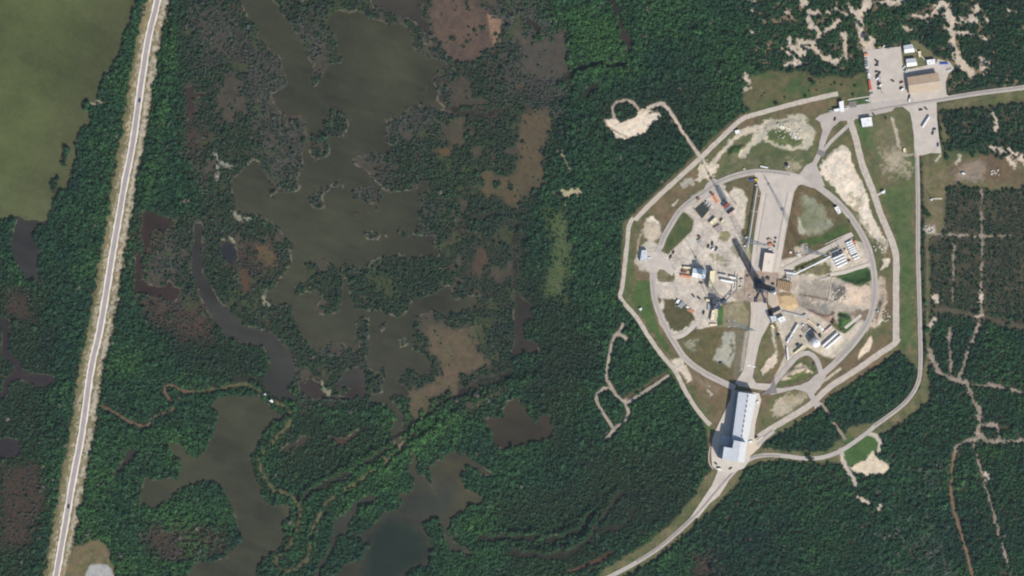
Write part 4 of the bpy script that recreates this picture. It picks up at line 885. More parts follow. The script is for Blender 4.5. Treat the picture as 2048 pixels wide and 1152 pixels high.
def flat_building(name, label, cs, h, rm=RW, wm=WL, cat='building', group=None, vents=2, parapet=True):
    w_ = ccw(wp(pts(cs) if isinstance(cs, str) else cs, h)); c = cen(w_)
    t = thing(name, label, cat, (c[0], c[1], 0), group)
    part(t, 'wall', prism(shrink(w_, .965), 0, h-.25), wm)
    rf = part(t, 'roof', prism(w_, h-.25, h), rm)
    if parapet:
        n = len(w_); inn = shrink(w_, .95); g = []
        for i in range(n): g.append(prism([w_[i], w_[(i+1) % n], inn[(i+1) % n], inn[i]], h+.003, h+.35))
        part(rf, 'parapet', merge(*g), rm)
    sw = shrink(w_, .965); k = min(range(len(sw)), key=lambda i: sw[i][1]+sw[(i+1) % len(sw)][1])
    doorway(t, sw[k], sw[(k+1) % len(sw)], 2.4 if h > 3.5 else 1.2, min(h*.7, 3))
    for i in range(vents):
        a = lerp(w_[0], w_[2 % len(w_)], .3+.35*i/max(1, vents-1) if vents > 1 else .5); part(rf, 'vent', merge(box(a[0], a[1], h+.003, 1.0, 1.0, .6), box(a[0], a[1], h+.606, 1.3, 1.3, .12)), LGREY)
    return t
def gable(name, label, cs, h, rise, rm=RG, rm2=None, wm=WL, cat='building', ridge='ab', vents=0, slope_label=None, group=None):
    """cs: a(NW) b(NE) c(SE) d(SW) eaves at height h; ridge 'ab' runs parallel to a-b"""
    a, b, c, d = wp(pts(cs) if isinstance(cs, str) else cs, h)
    if ridge == 'ad': a, b, c, d = b, c, d, a       # relabel so the ridge is parallel to a-b
    ce = cen([a, b, c, d]); t = thing(name, label, cat, (ce[0], ce[1], 0), group)
    m1, m2 = lerp(a, d, .5), lerp(b, c, .5)
    A, B, C_, D = shrink([a, b, c, d], .97); M1, M2 = lerp(A, D, .5), lerp(B, C_, .5)
    v = [(x, y, 0) for x, y in (A, B, C_, D)]+[(x, y, h-.2) for x, y in (A, B, C_, D)]+[(*M1, h+rise-.3), (*M2, h+rise-.3)]
    part(t, 'wall', (v, [(0, 1, 5, 4), (1, 2, 6, 9, 5), (2, 3, 7, 6), (3, 0, 4, 8, 7), (4, 5, 9, 8), (6, 7, 8, 9)]), wm)
    def slope(e1, e2, r1, r2, m, nm):
        top = [(*e1, h), (*e2, h), (*r2, h+rise), (*r1, h+rise)]
        vv = top+[(x, y, z-.18) for x, y, z in top]
        ff = [(0, 1, 2, 3), (7, 6, 5, 4), (0, 4, 5, 1), (1, 5, 6, 2), (2, 6, 7, 3), (3, 7, 4, 0)]
        g = [(vv, ff)]
        n = max(3, int(math.dist(e1, e2)/2.2))          # standing seams
        for i in range(1, n):
            p, q = lerp(e1, e2, i/n), lerp(r1, r2, i/n); g.append(beam((*p, h+.03), (*q, h+rise+.03), .05, 4))
        return part(t, nm, merge(*g), m)
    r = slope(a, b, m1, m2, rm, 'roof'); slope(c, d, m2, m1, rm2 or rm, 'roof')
    part(r, 'ridge_cap', beam((*m1, h+rise+.05), (*m2, h+rise+.05), .22, 6), LGREY)
    for i in range(vents):
        p = lerp(m1, m2, (i+.5)/vents); part(r, 'ridge_vent', merge(beam((*p, h+rise-.2), (*p, h+rise+.9), .55, 10), revolve([(0, .8), (.35, .5), (.5, 0)], (p[0], p[1], h+rise+.9), (0, 0, 1), 10)), GREYM)
    w_ = ccw([A, B, C_, D]); k = min(range(4), key=lambda i: w_[i][1]+w_[(i+1) % 4][1])
    doorway(t, w_[k], w_[(k+1) % 4], min(4, h*.9), min(h*.75, 4))
    return t

# ------------------------------------------------------------------ the long hangar and its high bay
H1, H2, H3 = 16.5, 24.0, 5.0
HW = mat('hangar_cladding', (116, 134, 156), .6, var=.05)
def hangar():
    a, b, c, d = wp([(1477, 784), (1513.5, 789), (1493.5, 893), (1463, 889)], H1); ce = cen([a, b, c, d])
    t = thing('rocket_hangar', 'huge white metal rocket hangar with a taller southern bay and a long vented ridge', 'hangar', (ce[0], ce[1], 0))
    m1, m2 = lerp(a, b, .52), lerp(d, c, .56); rs = 1.6
    A, B, C_, D = shrink([a, b, c, d], .985); M1, M2 = lerp(A, B, .52), lerp(D, C_, .56)
    v = [(x, y, 0) for x, y in (A, B, C_, D)]+[(x, y, H1-.2) for x, y in (A, B, C_, D)]+[(*M1, H1+rs-.3), (*M2, H1+rs-.3)]
    part(t, 'wall', (v, [(1, 0, 4, 8, 5), (2, 1, 5, 9, 6)[:0] or (2, 1, 5, 6), (3, 2, 6, 9, 7), (0, 3, 7, 4), (4, 7, 9, 8), (5, 8, 9, 6)]), HW)
    def slope(e1, e2, r1, r2, m):
        top = [(*e1, H1), (*e2, H1), (*r2, H1+rs), (*r1, H1+rs)]; vv = top+[(x, y, z-.2) for x, y, z in top]
        g = [(vv, [(0, 1, 2, 3), (7, 6, 5, 4), (0, 4, 5, 1), (1, 5, 6, 2), (2, 6, 7, 3), (3, 7, 4, 0)])]
        for i in range(1, 26):
            p, q = lerp(e1, e2, i/26), lerp(r1, r2, i/26); g.append(beam((*p, H1+.04), (*q, H1+rs+.04), .06, 4))
        return part(t, 'roof', merge(*g), m)
    r1 = slope(a, d, m1, m2, RG); slope(c, b, m2, m1, RG2)  # east slope takes the brighter copy, sunlight put into its colour
    part(r1, 'ridge_cap', beam((*m1, H1+rs+.05), (*lerp(m1, m2, .84), H1+rs+.05), .3, 6), LGREY)
    for i in range(9):
        p = lerp(m1, m2, .04+i*.095); q = lerp(m1, m2, .04+i*.095+.035)
        part(r1, 'ridge_vent', merge(beam((*p, H1+rs+.55), (*q, H1+rs+.55), .75, 8)), GREYM)
    for i in range(5):
        q = lerp(a, b, .14+i*.155); q2 = lerp(a, b, .14+(i+1)*.155-.01); part(t, 'hangar_door', prism([(q[0], q[1]-.1), (q2[0], q2[1]-.1), (q2[0]+.02, q2[1]+.35), (q[0]+.02, q[1]+.35)], .1, 14), LGREY)
    # high bay, gabled with the ridge running north-south
    hb = wp([(1468, 880.5), (1493.5, 885.5), (1488.5, 925.5), (1444.5, 918.5), (1448, 893.5), (1464.8, 896.5)], H2)
    part(t, 'high_bay_wall', prism(shrink(ccw(hb), .985), 0, H2-.3), HW)
    n1, e1, s1, w1, w2, k1 = hb; ra, rb = lerp(n1, e1, .5), lerp(w1, s1, .7)
    rise = 1.3
    vv = [(*n1, H2), (*ra, H2+rise), (*rb, H2+rise), (*w1, H2), (*w2, H2), (*k1, H2)]
    f = [(1, 0, 5, 4, 3, 2)]
    lo = [(x, y, z-.3) for x, y, z in vv]
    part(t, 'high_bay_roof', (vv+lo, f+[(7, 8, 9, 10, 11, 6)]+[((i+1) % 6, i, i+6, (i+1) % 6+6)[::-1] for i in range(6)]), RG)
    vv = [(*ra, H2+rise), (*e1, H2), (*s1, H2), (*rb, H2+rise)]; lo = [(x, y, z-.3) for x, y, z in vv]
    part(t, 'high_bay_roof', (vv+lo, [(0, 3, 2, 1), (4, 5, 6, 7), (1, 2, 6, 5), (0, 1, 5, 4), (2, 3, 7, 6)]), RG2)  # sunward half of the high bay, painted lighter as well
    an = wp([(1445, 871.5), (1468, 873), (1466, 897), (1442, 893)], H3)
    part(t, 'annex_wall', prism(shrink(ccw(an), .98), 0, H3-.3), WL); part(t, 'annex_roof', prism(ccw(an), H3-.3, H3), RG)
    q = wp([(1446, 872.5)], H3)[0]; part(t, 'roof_hatch', box(q[0], q[1], H3+.003, 1.5, 1.5, 1), TANKW)
    for i in range(5):
        q = lerp(e1, s1, .12+i*.18); part(t, 'wall_vent', box(q[0]+.4, q[1], 8, 1.0, 2.4, 2.4), LGREY)
hangar()

# ------------------------------------------------------------------ other buildings
gable('steel_shed', 'northernmost of the two white gabled sheds beside the parking lot', "1807,91 1824.5,88 1830,104 1809,106.5", 4.5, 1.0, RG, RW)  # shade painted by slope: north half grey, south half white
gable('steel_shed', 'southern of the two white gabled sheds, just north of the brown roofed building', "1812,118 1831,116 1834.7,131 1813.6,134", 4.5, 1.0, RG, RW)  # again a white roof with its shaded north slope coloured grey
flat_building('storage_shed', 'small bright white flat shed between the gabled sheds and the blue containers', "1853,120 1870,118 1871,129.5 1855,130.5", 4)
flat_building('cream_hut', 'little pale yellow hut behind the northern gabled shed', "1835.5,103 1842,102 1842,114 1838,115", 2.2, CRM, WT, vents=1)
gable('brown_roof_warehouse', 'large warehouse with a shallow brown gable roof, painted lighter on its sunward slope, east of the parking lot', "1814.5,154.5 1875.5,145 1883.5,178.5 1818.5,188", 7, 1.6, RT_, mat('roof_tan_sunlit', (202, 184, 160), .9, rgb2=(192, 172, 146), scale=.15), WT)  # southern slope is a lighter copy, sunlight put into the roof colour
def joined(name, label, cat, sections, h, rm, wm):
    allw = [wp(pts(s_), hh) for s_, hh in sections]; c = cen(allw[0]); t = thing(name, label, cat, (c[0], c[1], 0))
    for w_, (s_, hh) in zip(allw, sections):
        w_ = ccw(w_); part(t, 'wall', prism(shrink(w_, .96), 0, hh-.25), wm); part(t, 'roof', prism(w_, hh-.25, hh), rm)
    w_ = ccw(allw[0]); k = min(range(4), key=lambda i: w_[i][1]+w_[(i+1) % 4][1]); sw = shrink(w_, .96); doorway(t, sw[k], sw[(k+1) % 4], 1.2, 2.2)
joined('gatehouse', 'white gatehouse with an L shaped canopy roof beside the entry road', 'gatehouse', [("1678,204 1687,201 1688.6,223 1680.8,224", 5), ("1667.5,218.3 1679.8,216.4 1680.4,222.2 1668.3,223", 4.2)], 5, RW, WL)
flat_building('white_hall', 'square bright white flat roofed hall on the lawn south of the entry road', "1721.5,237 1743,234 1745.5,252 1725,254.5", 5)
flat_building('ring_road_shed', 'small grey white shed on the inner edge of the eastern ring road', "1668.5,415.5 1676,412 1683,425 1677,429", 3.5, RW, WC)
flat_building('west_gate_building', 'pale blue grey flat building at the western edge of the ring road', "1283.5,500.5 1294.5,500 1296,519 1280,522", 5, RG, WL)
gable('bulging_white_workshop', 'wide white gabled workshop at the centre of the western service yard', "1386,536.5 1412.5,540 1409.5,558.5 1383.5,553.5", 6.5, 1.2, mat('roof_white_shaded', (206, 218, 226), .5, var=.03), RW)  # north slope painted pale blue as the shaded half of a white roof
flat_building('tall_cream_block', 'tall narrow cream block just east of the white workshop', "1420.5,542 1430.5,542 1429.5,562 1424,577 1416.5,576 1419.5,556", 8, CRM, WT, vents=1)
flat_building('beige_launch_support_hall', 'large plain beige flat roofed hall on the concrete strip north of the pad', "1529.5,505 1551.5,508 1544.5,545.5 1524,543.5", 7, RB, WT, vents=1)
flat_building('pump_house', 'blue grey flat roofed house south of the pad beside the concrete strip', "1540,633 1552,632 1554.5,641 1545,645.5", 9.5, RG, WL, vents=1)
flat_building('white_pump_house', 'white square roofed house just east of the blue grey house south of the pad', "1554.6,637 1567,632 1572.5,641 1561,647", 4.5, RW, WL, vents=1)
flat_building('control_hut', 'small cream flat hut with a dark shadow next to the square basin', "1441,444 1446,438.5 1449,441.5 1443.5,446.5", 3.2, CRM, WT, vents=0)
flat_building('pale_roof_shed', 'pale yellow shed between the square basin and the brown grey slab shed', "1418.5,445.5 1430,434.5 1435.5,440.5 1424.5,450.5", 3.6, CRM, WT, vents=1)
flat_building('mauve_roof_shed', 'brownish mauve roofed shed south of the pale yellow one by the square basin', "1427,456 1439,449 1446.5,458 1436,466", 2.6, mat('roof_mauve', (168, 152, 146), .8, var=.05), WT, vents=1)
flat_building('valve_house', 'long cream roofed valve house along the green bank west of the centre strip', "1424.5,620 1431,621 1428,642 1420.5,640.5", 4, CRM, WT, vents=2)
flat_building('cream_annex', 'small cream box at the north end of the shaded western structure', "1411.5,598 1420.5,599 1420,604 1412,603", 3.2, CRM, WT, vents=0)
flat_building('cream_kiosk', 'cream kiosk at the north side of the orange crates beside the white workshop', "1366.5,533 1381.5,534.5 1381,538 1366,536.5", 3, CRM, WT, vents=0)
flat_building('white_box_hut', 'white box hut on the bend of the gravel perimeter road in the north-west', "1469.5,261.5 1478.5,259 1480,266.5 1471.5,269", 2.6, RW, WL, vents=0)
flat_building('small_white_kiosk', 'tiny white kiosk at the end of the spur off the eastern perimeter road', "1762.5,384 1769.5,380.5 1770.5,386.5 1764.5,388", 3.2, RW, WL, vents=0)
flat_building('cream_utility_box', 'tiny cream utility box on the lawn west of the straight road', "1806.5,297 1811,296 1811.5,304 1807,305", 2, CRM, WT, vents=0)
flat_building('guard_booth', 'white booth in front of the hangar beside its southern driveway', "1434.5,936 1443.5,937.5 1443,942 1436,941", 3, RW, WL, vents=0)

# ------------------------------------------------------------------ launch pad
def lattice(segs, m, r=.12): return merge(*[beam(a, b, r, 4, caps=False) for a, b in segs])
def tower(name, label, px, py, H, wb, group=None):
    x, y = P(px, py); t = thing(name, label, 'tower', (x, y, 0), group)
    n = 16; zt = H*.84; ls = []; br = []
    wid = lambda z: (wb+(1.3-wb)*(z/zt)**.8)/2
    for sx, sy in ((-1, -1), (1, -1), (1, 1), (-1, 1)):
        g = []
        for i in range(n):
            z0, z1 = zt*i/n, zt*(i+1)/n; a, b = wid(z0), wid(z1)
            g.append(beam((x+sx*a, y+sy*a, z0), (x+sx*b, y+sy*b, z1), .12, 4, caps=False))
        part(t, 'leg', merge(*g), TRUSS)
    q = [(-1, -1), (1, -1), (1, 1), (-1, 1)]
    for i in range(n):
        z0, z1 = zt*i/n, zt*(i+1)/n; a, b = wid(z0), wid(z1)
        for k in range(4):
            s0, s1 = q[k], q[(k+1) % 4]
            br += [((x+s0[0]*a, y+s0[1]*a, z0), (x+s1[0]*b, y+s1[1]*b, z1)), ((x+s1[0]*a, y+s1[1]*a, z0), (x+s0[0]*b, y+s0[1]*b, z1)), ((x+s0[0]*b, y+s0[1]*b, z1), (x+s1[0]*b, y+s1[1]*b, z1))]
    part(t, 'bracing', lattice(br, TRUSS, .065), TRUSS)
    part(t, 'lightning_mast', beam((x, y, zt-1), (x, y, H), .55, 8, .2), LGREY)
    part(t, 'platform', box(x, y, zt*.62, wid(zt*.62)*2+.6, wid(zt*.62)*2+.6, .3), GREYM); part(t, 'platform', box(x, y, zt-.3, 3, 3, .3), GREYM)
    for k in range(4): part(t, 'footing', box(x+q[k][0]*wb/2, y+q[k][1]*wb/2, 0.02, 2.2, 2.2, .6), WC)
tower('lightning_tower', 'tall lattice lightning tower north-west of the pad beside the pipeline', 1489, 480, 119, 7.0)
tower('lightning_tower', 'tall lattice lightning tower north-east of the pad by the fuel pipe rack', 1608, 500, 119, 7.0)
tower('lightning_tower', 'tall lattice lightning tower south-west of the pad next to the concrete strip', 1463, 647, 119, 7.0)
def launch_mount():
    c = P(1520, 577); t = thing('launch_mount', 'dark steel launch mount with two forked feet in the middle of the pad', 'launch mount', (c[0], c[1], 0))
    x, y = c
    part(t, 'ring', revolve([(0, 3.2), (0, 5.2), (2.6, 5.2), (2.6, 3.2), (0, 3.2)], (x, y, 3.2), (0, 0, 1), 24), DTRUSS)
    for k in range(4):
        a = .6+k*math.pi/2; part(t, 'leg', beam((x+6*math.cos(a), y+6*math.sin(a), .1), (x+4*math.cos(a), y+4*math.sin(a), 3.4), .7, 6), DTRUSS)
    for px in (1511, 1530):
        e = P(px, 600+abs(px-1511)*.1); part(t, 'foot_rail', merge(beam((x+(e[0]-x)*.2, y-4, 1.6), (e[0], e[1], 1.2), 1.1, 6), box(e[0], e[1], .1, 3.2, 5, 2.2)), DTRUSS)
    part(t, 'deck', box(x, y+8, .2, 12, 7, 1.4), DTRUSS)
launch_mount()
def strongback():
    c = P(1518, 571); x, y = c; H = 68; t = thing('transporter_erector', 'dark upright truss strongback standing behind the rocket on the pad', 'strongback', (x, y, 0))
    w0, w1 = 3.4, 2.4; n = 14; q = [(-1, -1), (1, -1), (1, 1), (-1, 1)]; br = []
    wd = lambda z: (w0+(w1-w0)*z/H)
    for s_ in q: part(t, 'chord', beam((x+s_[0]*w0, y+s_[1]*w0*.8, 3), (x+s_[0]*w1, y+s_[1]*w1*.8, H), .5, 4), DTRUSS)
    for i in range(n):
        z0, z1 = 3+(H-3)*i/n, 3+(H-3)*(i+1)/n; a, b = wd(z0), wd(z1)
        for k in range(4):
            s0, s1 = q[k], q[(k+1) % 4]
            br += [((x+s0[0]*a, y+s0[1]*a*.8, z0), (x+s1[0]*b, y+s1[1]*b*.8, z1)), ((x+s1[0]*a, y+s1[1]*a*.8, z0), (x+s0[0]*b, y+s0[1]*b*.8, z1)), ((x+s0[0]*b, y+s0[1]*b*.8, z1), (x+s1[0]*b, y+s1[1]*b*.8, z1))]
    part(t, 'bracing', lattice(br, DTRUSS, .34), DTRUSS)
    part(t, 'umbilical_duct', merge(box(x, y-.5, 3, 1.8, 1.2, H-6), box(x-1.8, y+.8, 3, .9, .9, H-14), box(x+1.6, y+1, 3, .8, .8, H-20)), DTRUSS)
    for z in (24, 50): part(t, 'clamp_arm', merge(box(x-2.2, y-4.2, z, .7, 5, 1.2), box(x+2.2, y-4.2, z, .7, 5, 1.2)), DTRUSS)
    part(t, 'base_frame', merge(box(x, y, .3, 12, 9, 2.7), box(x-5, y+5, .3, 2, 10, 2), box(x+5, y+5, .3, 2, 10, 2)), DTRUSS)
strongback()
def rocket():
    x, y = P(1520, 577); x += .3; t = thing('rocket', 'slim white rocket standing upright on the launch mount against its strongback', 'rocket', (x, y, 5.8))
    part(t, 'first_stage', revolve([(0, 0), (0, 1.83), (42, 1.83)], (x, y, 5.8), (0, 0, 1), 24), TANKW, smooth=True)
    part(t, 'interstage', revolve([(0, 1.84), (6.5, 1.84)], (x, y, 47.8), (0, 0, 1), 24), BLK, smooth=True)
    part(t, 'second_stage', revolve([(0, 1.83), (5, 1.83)], (x, y, 54.3), (0, 0, 1), 24), TANKW, smooth=True)
    part(t, 'payload_fairing', revolve([(0, 1.83), (1.2, 2.6), (7.5, 2.6), (10, 2.1), (12, 1.1), (13, 0)], (x, y, 59.3), (0, 0, 1), 24), TANKW, smooth=True)
    for k in range(4):
        a = k*math.pi/2+.78; part(t, 'landing_leg', beam((x+1.7*math.cos(a), y+1.7*math.sin(a), 6.4), (x+1.8*math.cos(a), y+1.8*math.sin(a), 15.5), .55, 5, .2), BLK)
        part(t, 'grid_fin', box(x+2.1*math.cos(a+.78), y+2.1*math.sin(a+.78), 45, .3, 1.3, 1.5, a+.78), GREYM)
rocket()
def flame_duct():
    cs = pts("1552,588 1566,583 1584,586 1590,592 1598,612 1586,620 1572,621 1558,610"); w_ = ccw(wp(cs, 2.5)); c = cen(w_)
    t = thing('flame_duct', 'tan concrete flame duct with sloping faces just south-east of the rocket', 'flame duct', (c[0], c[1], 0))
    base = wp(cs, 0); n = len(cs); top = wp([lerp(p, (1576, 600), .45) for p in cs], 3.2)
    v = [(*p, -.1) for p in base]+[(*p, 3.2) for p in top]
    f = [(i, (i+1) % n, n+(i+1) % n, n+i) for i in range(n)]+[tuple(range(n, 2*n))]
    a = Vector(v[1])-Vector(v[0]); b = Vector(v[n])-Vector(v[0])
    if a.cross(b).z < 0: f = [tuple(reversed(q)) for q in f]
    part(t, 'sloped_apron', (v, f), FLOORP)
    w2 = ccw(wp(pts("1535,584 1552,586 1559,610 1546,616 1537,608"), 1.6)); part(t, 'side_ramp', prism(w2, 0, 1.6), mat('ramp_concrete', (196, 178, 156), .9, rgb2=(208, 190, 170), scale=.3))
    for i in range(4):
        a, b = P(1538+i*4, 586, 1.7), P(1540+i*4, 611-i, 1.7); part(t, 'rail', beam((*a, 1.75), (*b, 1.75), .2, 4), GREYM)
    shade_poly = ccw(wp(pts("1535,619.5 1558,611.5 1561.5,619 1537.5,631"), .6))
    part(t, 'shade_slab', prism(shade_poly, 0, .6), mat('painted_shade', (44, 48, 60), .8, var=.2))  # dark slab painting the cast shadow north of the pump houses
flame_duct()
def cooler():
    a, b, c, d = wp(pts("1555.5,560 1584,565 1581,584.5 1554.5,575"), 3); ce = cen([a, b, c, d])
    t = thing('cooling_fin_rack', 'ribbed rack of eight upright brown and tan fins beside the rocket', 'fin rack', (ce[0], ce[1], 0))
    for i in range(8):
        p, q = lerp(a, b, (i+.4)/8), lerp(d, c, (i+.4)/8); L = math.dist(p, q); an = math.atan2(q[1]-p[1], q[0]-p[0]); m = lerp(p, q, .5)
        part(t, 'fin', box(m[0], m[1], .3, L, .9, 2.8, an), TAN)
    part(t, 'base_tray', prism(ccw(shrink([a, b, c, d], 1.05)), 0.02, .3), DGREY)
cooler()
WTX, WTY = P(1427, 596)
def water_tower():
    x, y = WTX, WTY; H = 46
    t = thing('water_tower', 'tall grey water tower on braced legs over the western valve house', 'water tower', (x, y, 0))
    q = [(-1, -1), (1, -1), (1, 1), (-1, 1)]; w0, w1 = 5.0, 3.6
    for s_ in q: part(t, 'leg', beam((x+s_[0]*w0, y+s_[1]*w0, 0), (x+s_[0]*w1, y+s_[1]*w1, H), .28, 6), GREYM)
    br = []
    for i in range(4):
        z0, z1 = H*i/4, H*(i+1)/4; a = w0+(w1-w0)*z0/H; b = w0+(w1-w0)*z1/H
        for k in range(4):
            s0, s1 = q[k], q[(k+1) % 4]; br += [((x+s0[0]*a, y+s0[1]*a, z0), (x+s1[0]*b, y+s1[1]*b, z1)), ((x+s1[0]*a, y+s1[1]*a, z0), (x+s0[0]*b, y+s0[1]*b, z1))]
    part(t, 'bracing', lattice(br, GREYM, .09), GREYM)
    part(t, 'riser', beam((x, y, 0), (x, y, H), .6, 10), GREYM)
    part(t, 'tank', revolve([(-2, .5), (-1, 2.4), (1, 3.1), (6, 3.1), (7.6, 1.8), (8, 0)], (x, y, H+2), (0, 0, 1), 24), mat('tower_tank_grey', (84, 94, 108), .6, var=.05), smooth=True)
    part(t, 'walkway', revolve([(0, 3.1), (0, 3.9), (.2, 3.9), (.2, 3.1)], (x, y, H+2.5), (0, 0, 1), 24), DGREY)
water_tower()
def shaded_block():
    w_ = ccw(wp(pts("1425.5,598 1441,601 1439,619 1426,617"), 9)); c = cen(w_)
    t = thing('machinery_block', 'machinery block painted navy like a shaded wall, below the water tower at the head of the green bank', 'machinery', (c[0], c[1], 0))
    part(t, 'body', prism(w_, 0, 9), DTRUSS)  # navy body colour stands in for the structure's shaded side
    for i in range(3):
        p = lerp(w_[0], w_[2], .25+.25*i); part(t, 'stack', beam((p[0], p[1], 9.003), (p[0], p[1], 12), .8, 8), GREYM)
    a, b = P(1441, 606, 7), P(1451, 609, 7); part(t, 'access_arm', merge(beam((*a, 7), (*b, 7), .9, 4), beam((*b, 0), (*b, 7), .5, 4)), DGREY)
shaded_block()

# ------------------------------------------------------------------ pipes, racks
def piperack(name, label, line, r, h, m, spacing=9, pipes=1, gap=1.1, cat='pipeline'):
    w_ = [P(x, y, h) for x, y in pts(line)]; c = w_[0]; t = thing(name, label, cat, (c[0], c[1], 0))
    for k in range(pipes):
        g = []; off = (k-(pipes-1)/2)*gap
        for i in range(len(w_)-1):
            a, b = w_[i], w_[i+1]; L = math.dist(a, b) or 1; n = (-(b[1]-a[1])/L*off, (b[0]-a[0])/L*off)
            g.append(beam((a[0]+n[0], a[1]+n[1], h), (b[0]+n[0], b[1]+n[1], h), r, 8))
        part(t, 'pipe', merge(*g), m, smooth=False)
    g = []; 
    for i in range(len(w_)-1):
        L = math.dist(w_[i], w_[i+1]); k = max(1, int(L/spacing))
        for j in range(k):
            p = lerp(w_[i], w_[i+1], (j+.5)/k); part(t, 'support', merge(beam((p[0], p[1], 0), (p[0], p[1], h-r), .22, 4), box(p[0], p[1], h-r-.3, pipes*gap+1, .3, .3)), DGREY)
    return t
piperack('water_main', 'long straight grey deluge pipe running down the west side of the centre strip', "1514.5,375 1510,405 1504.5,440 1498.5,480 1494.5,503", .75, 4.5, LGREY)
piperack('propellant_line', 'bright white covered pipe run from the tank rows down to the pad', "1661.5,512 1625,530.5 1590,547.5 1572,545", 1.0, 4, TANKW)
piperack('propellant_line', 'short white pipe rack parallel to the kinked corner of the long white run', "1573,549 1590,552", .4, 3, WHITE if False else LGREY, pipes=4, gap=1.3)
piperack('vent_line', 'thin grey pipe along the upper edge of the tank farm slab', "1659,507 1682,496", .5, 3, LGREY)
piperack('elevated_pipe', 'dark bent pipe bridge leading from the white tanks to the water tower', "1474,549 1473.5,578 1462,590 1449,604", .5, 4, DGREY)
piperack('elevated_pipe', 'pale pipe parallel to the dark bent pipe bridge', "1470,563 1466,565 1463,588 1458,592", .5, 1.5, TANKW)
piperack('supply_pipe', 'pair of thin pale pipes crossing the dirt south-east of the flame duct', "1566,623 1590,629 1612,634", .4, 1.5, LGREY, pipes=2)
piperack('fence_rail', 'low dark cable tray along the diagonal edge west of the strongback shadow', "1475,500 1486,522 1500,545", .5, 2, BRN, cat='cable tray')
piperack('cable_trench_cover', 'cream cable trench cover beside the round white tank compound', "1617,640 1636,656", .7, 1.2, CRM, cat='cable tray')

# ------------------------------------------------------------------ tanks
def htank(name, label, a, b, r, z=None, m=TANKW, cat='tank', group=None, wheels=False):
    z = (r+1.0) if z is None else z
    A, B = P(*a, z), P(*b, z); L = math.dist(A, B); d = ((B[0]-A[0])/L, (B[1]-A[1])/L); c = lerp(A, B, .5)
    t = thing(name, label, cat, (c[0], c[1], 0), group)
    k = r*.35
    part(t, 'shell', revolve([(0, 0), (k*.3, r*.6), (k, r*.95), (k*1.6, r), (L-k*1.6, r), (L-k, r*.95), (L-k*.3, r*.6), (L, 0)], (A[0], A[1], z), (d[0], d[1], 0), 20), m, smooth=True)
    an = math.atan2(d[1], d[0])
    for f in (.2, .8):
        p = lerp(A, B, f); part(t, 'saddle', box(p[0], p[1], 0.1, .7, r*1.7, z-r*.75, an), WC if not wheels else DGREY)
    p = lerp(A, B, .5); part(t, 'manhole', beam((p[0], p[1], z+r-.1), (p[0], p[1], z+r+.3), .4, 10), LGREY)
    if wheels:
        nrm = (-d[1], d[0])
        for f in (.86, .92):
            for s_ in (-1, 1):
                p = lerp(A, B, f); q = (p[0]+nrm[0]*s_*r*.8, p[1]+nrm[1]*s_*r*.8)
                part(t, 'wheel', beam((q[0]-nrm[0]*.18, q[1]-nrm[1]*.18, .62), (q[0]+nrm[0]*.18, q[1]+nrm[1]*.18, .62), .5, 12), TYRE)
        p, q = lerp(A, B, .06), lerp(A, B, .94); part(t, 'chassis', beam((*p, 1.2), (*q, 1.2), .35, 4), DGREY)
    return t
four = [((1665, 517.7), (1687.5, 507)), ((1668, 523.3), (1690, 513)), ((1670.8, 528.8), (1692, 518.4)), ((1673.5, 534.2), (1694.5, 524))]
for i, (a, b) in enumerate(four):
    htank('propellant_tank', ['northernmost', 'second from the north', 'third from the north', 'southernmost'][i]+' of the four long white tanks in the western tank row', a, b, 1.35, group='long white tanks of the western row')
six = [((1691, 487), (1704, 481)), ((1692.7, 491.3), (1706, 485.4)), ((1695, 496), (1708.3, 489.8)), ((1697, 500.3), (1710.6, 494)), ((1699, 504.3), (1712.2, 498.2)), ((1700.8, 508.2), (1713.6, 502.2)), ((1704, 514.3), (1716.2, 508.4)), ((1706.6, 518.8), (1719, 513))]
for i, (a, b) in enumerate(six):
    htank('storage_tube', ['northernmost', 'second', 'third', 'fourth', 'fifth', 'sixth', 'seventh, below the dark gap', 'southernmost'][i]+' of the short white tubes in the eastern tank row', a, b, 1.15, group='short white tubes of the eastern row')
htank('helium_tank', 'small pale tank at the north-west of the tank group beside the tall cream block', (1437, 548), (1453.5, 551.5), 1.2, m=LGREY)
htank('helium_tank', 'middle white tank ending near the dark pipe bridge', (1458, 552.8), (1474, 556.8), 1.3)
htank('helium_tank', 'long bright white tank along the southern side of the tank group by the cream block', (1440, 559), (1467, 564.5), 1.4)
htank('kerosene_tank', 'northern half of the long slanting white tube pair south of the pad', (1595.6, 648), (1584.5, 667), 1.3)
htank('kerosene_tank', 'southern half of the long slanting white tube pair south of the pad', (1584, 668), (1573.5, 685.5), 1.3)
htank('fuel_tank', 'inner of the two long white tanks beside the round tank', (1675, 665), (1644.5, 692.5), 1.5)
htank('fuel_tank', 'outer of the two long white tanks beside the round tank, nearest the ring road', (1681.5, 671), (1650.5, 697.5), 1.5)
htank('tanker_trailer', 'white tanker trailer parked on the tan lot south of the entry road', (1859, 232), (1844.5, 254.5), 1.35, cat='trailer', wheels=True)
htank('tanker_trailer', 'white tanker trailer standing upright in the picture west of the round tank', (1573.5, 693.5), (1576, 720), 1.1, cat='trailer', wheels=True)
htank('tanker_trailer', 'cream white tanker trailer south-west of the round tank by the service loop', (1607.5, 690.5), (1588, 706.5), 1.15, m=CRM, cat='trailer', wheels=True)
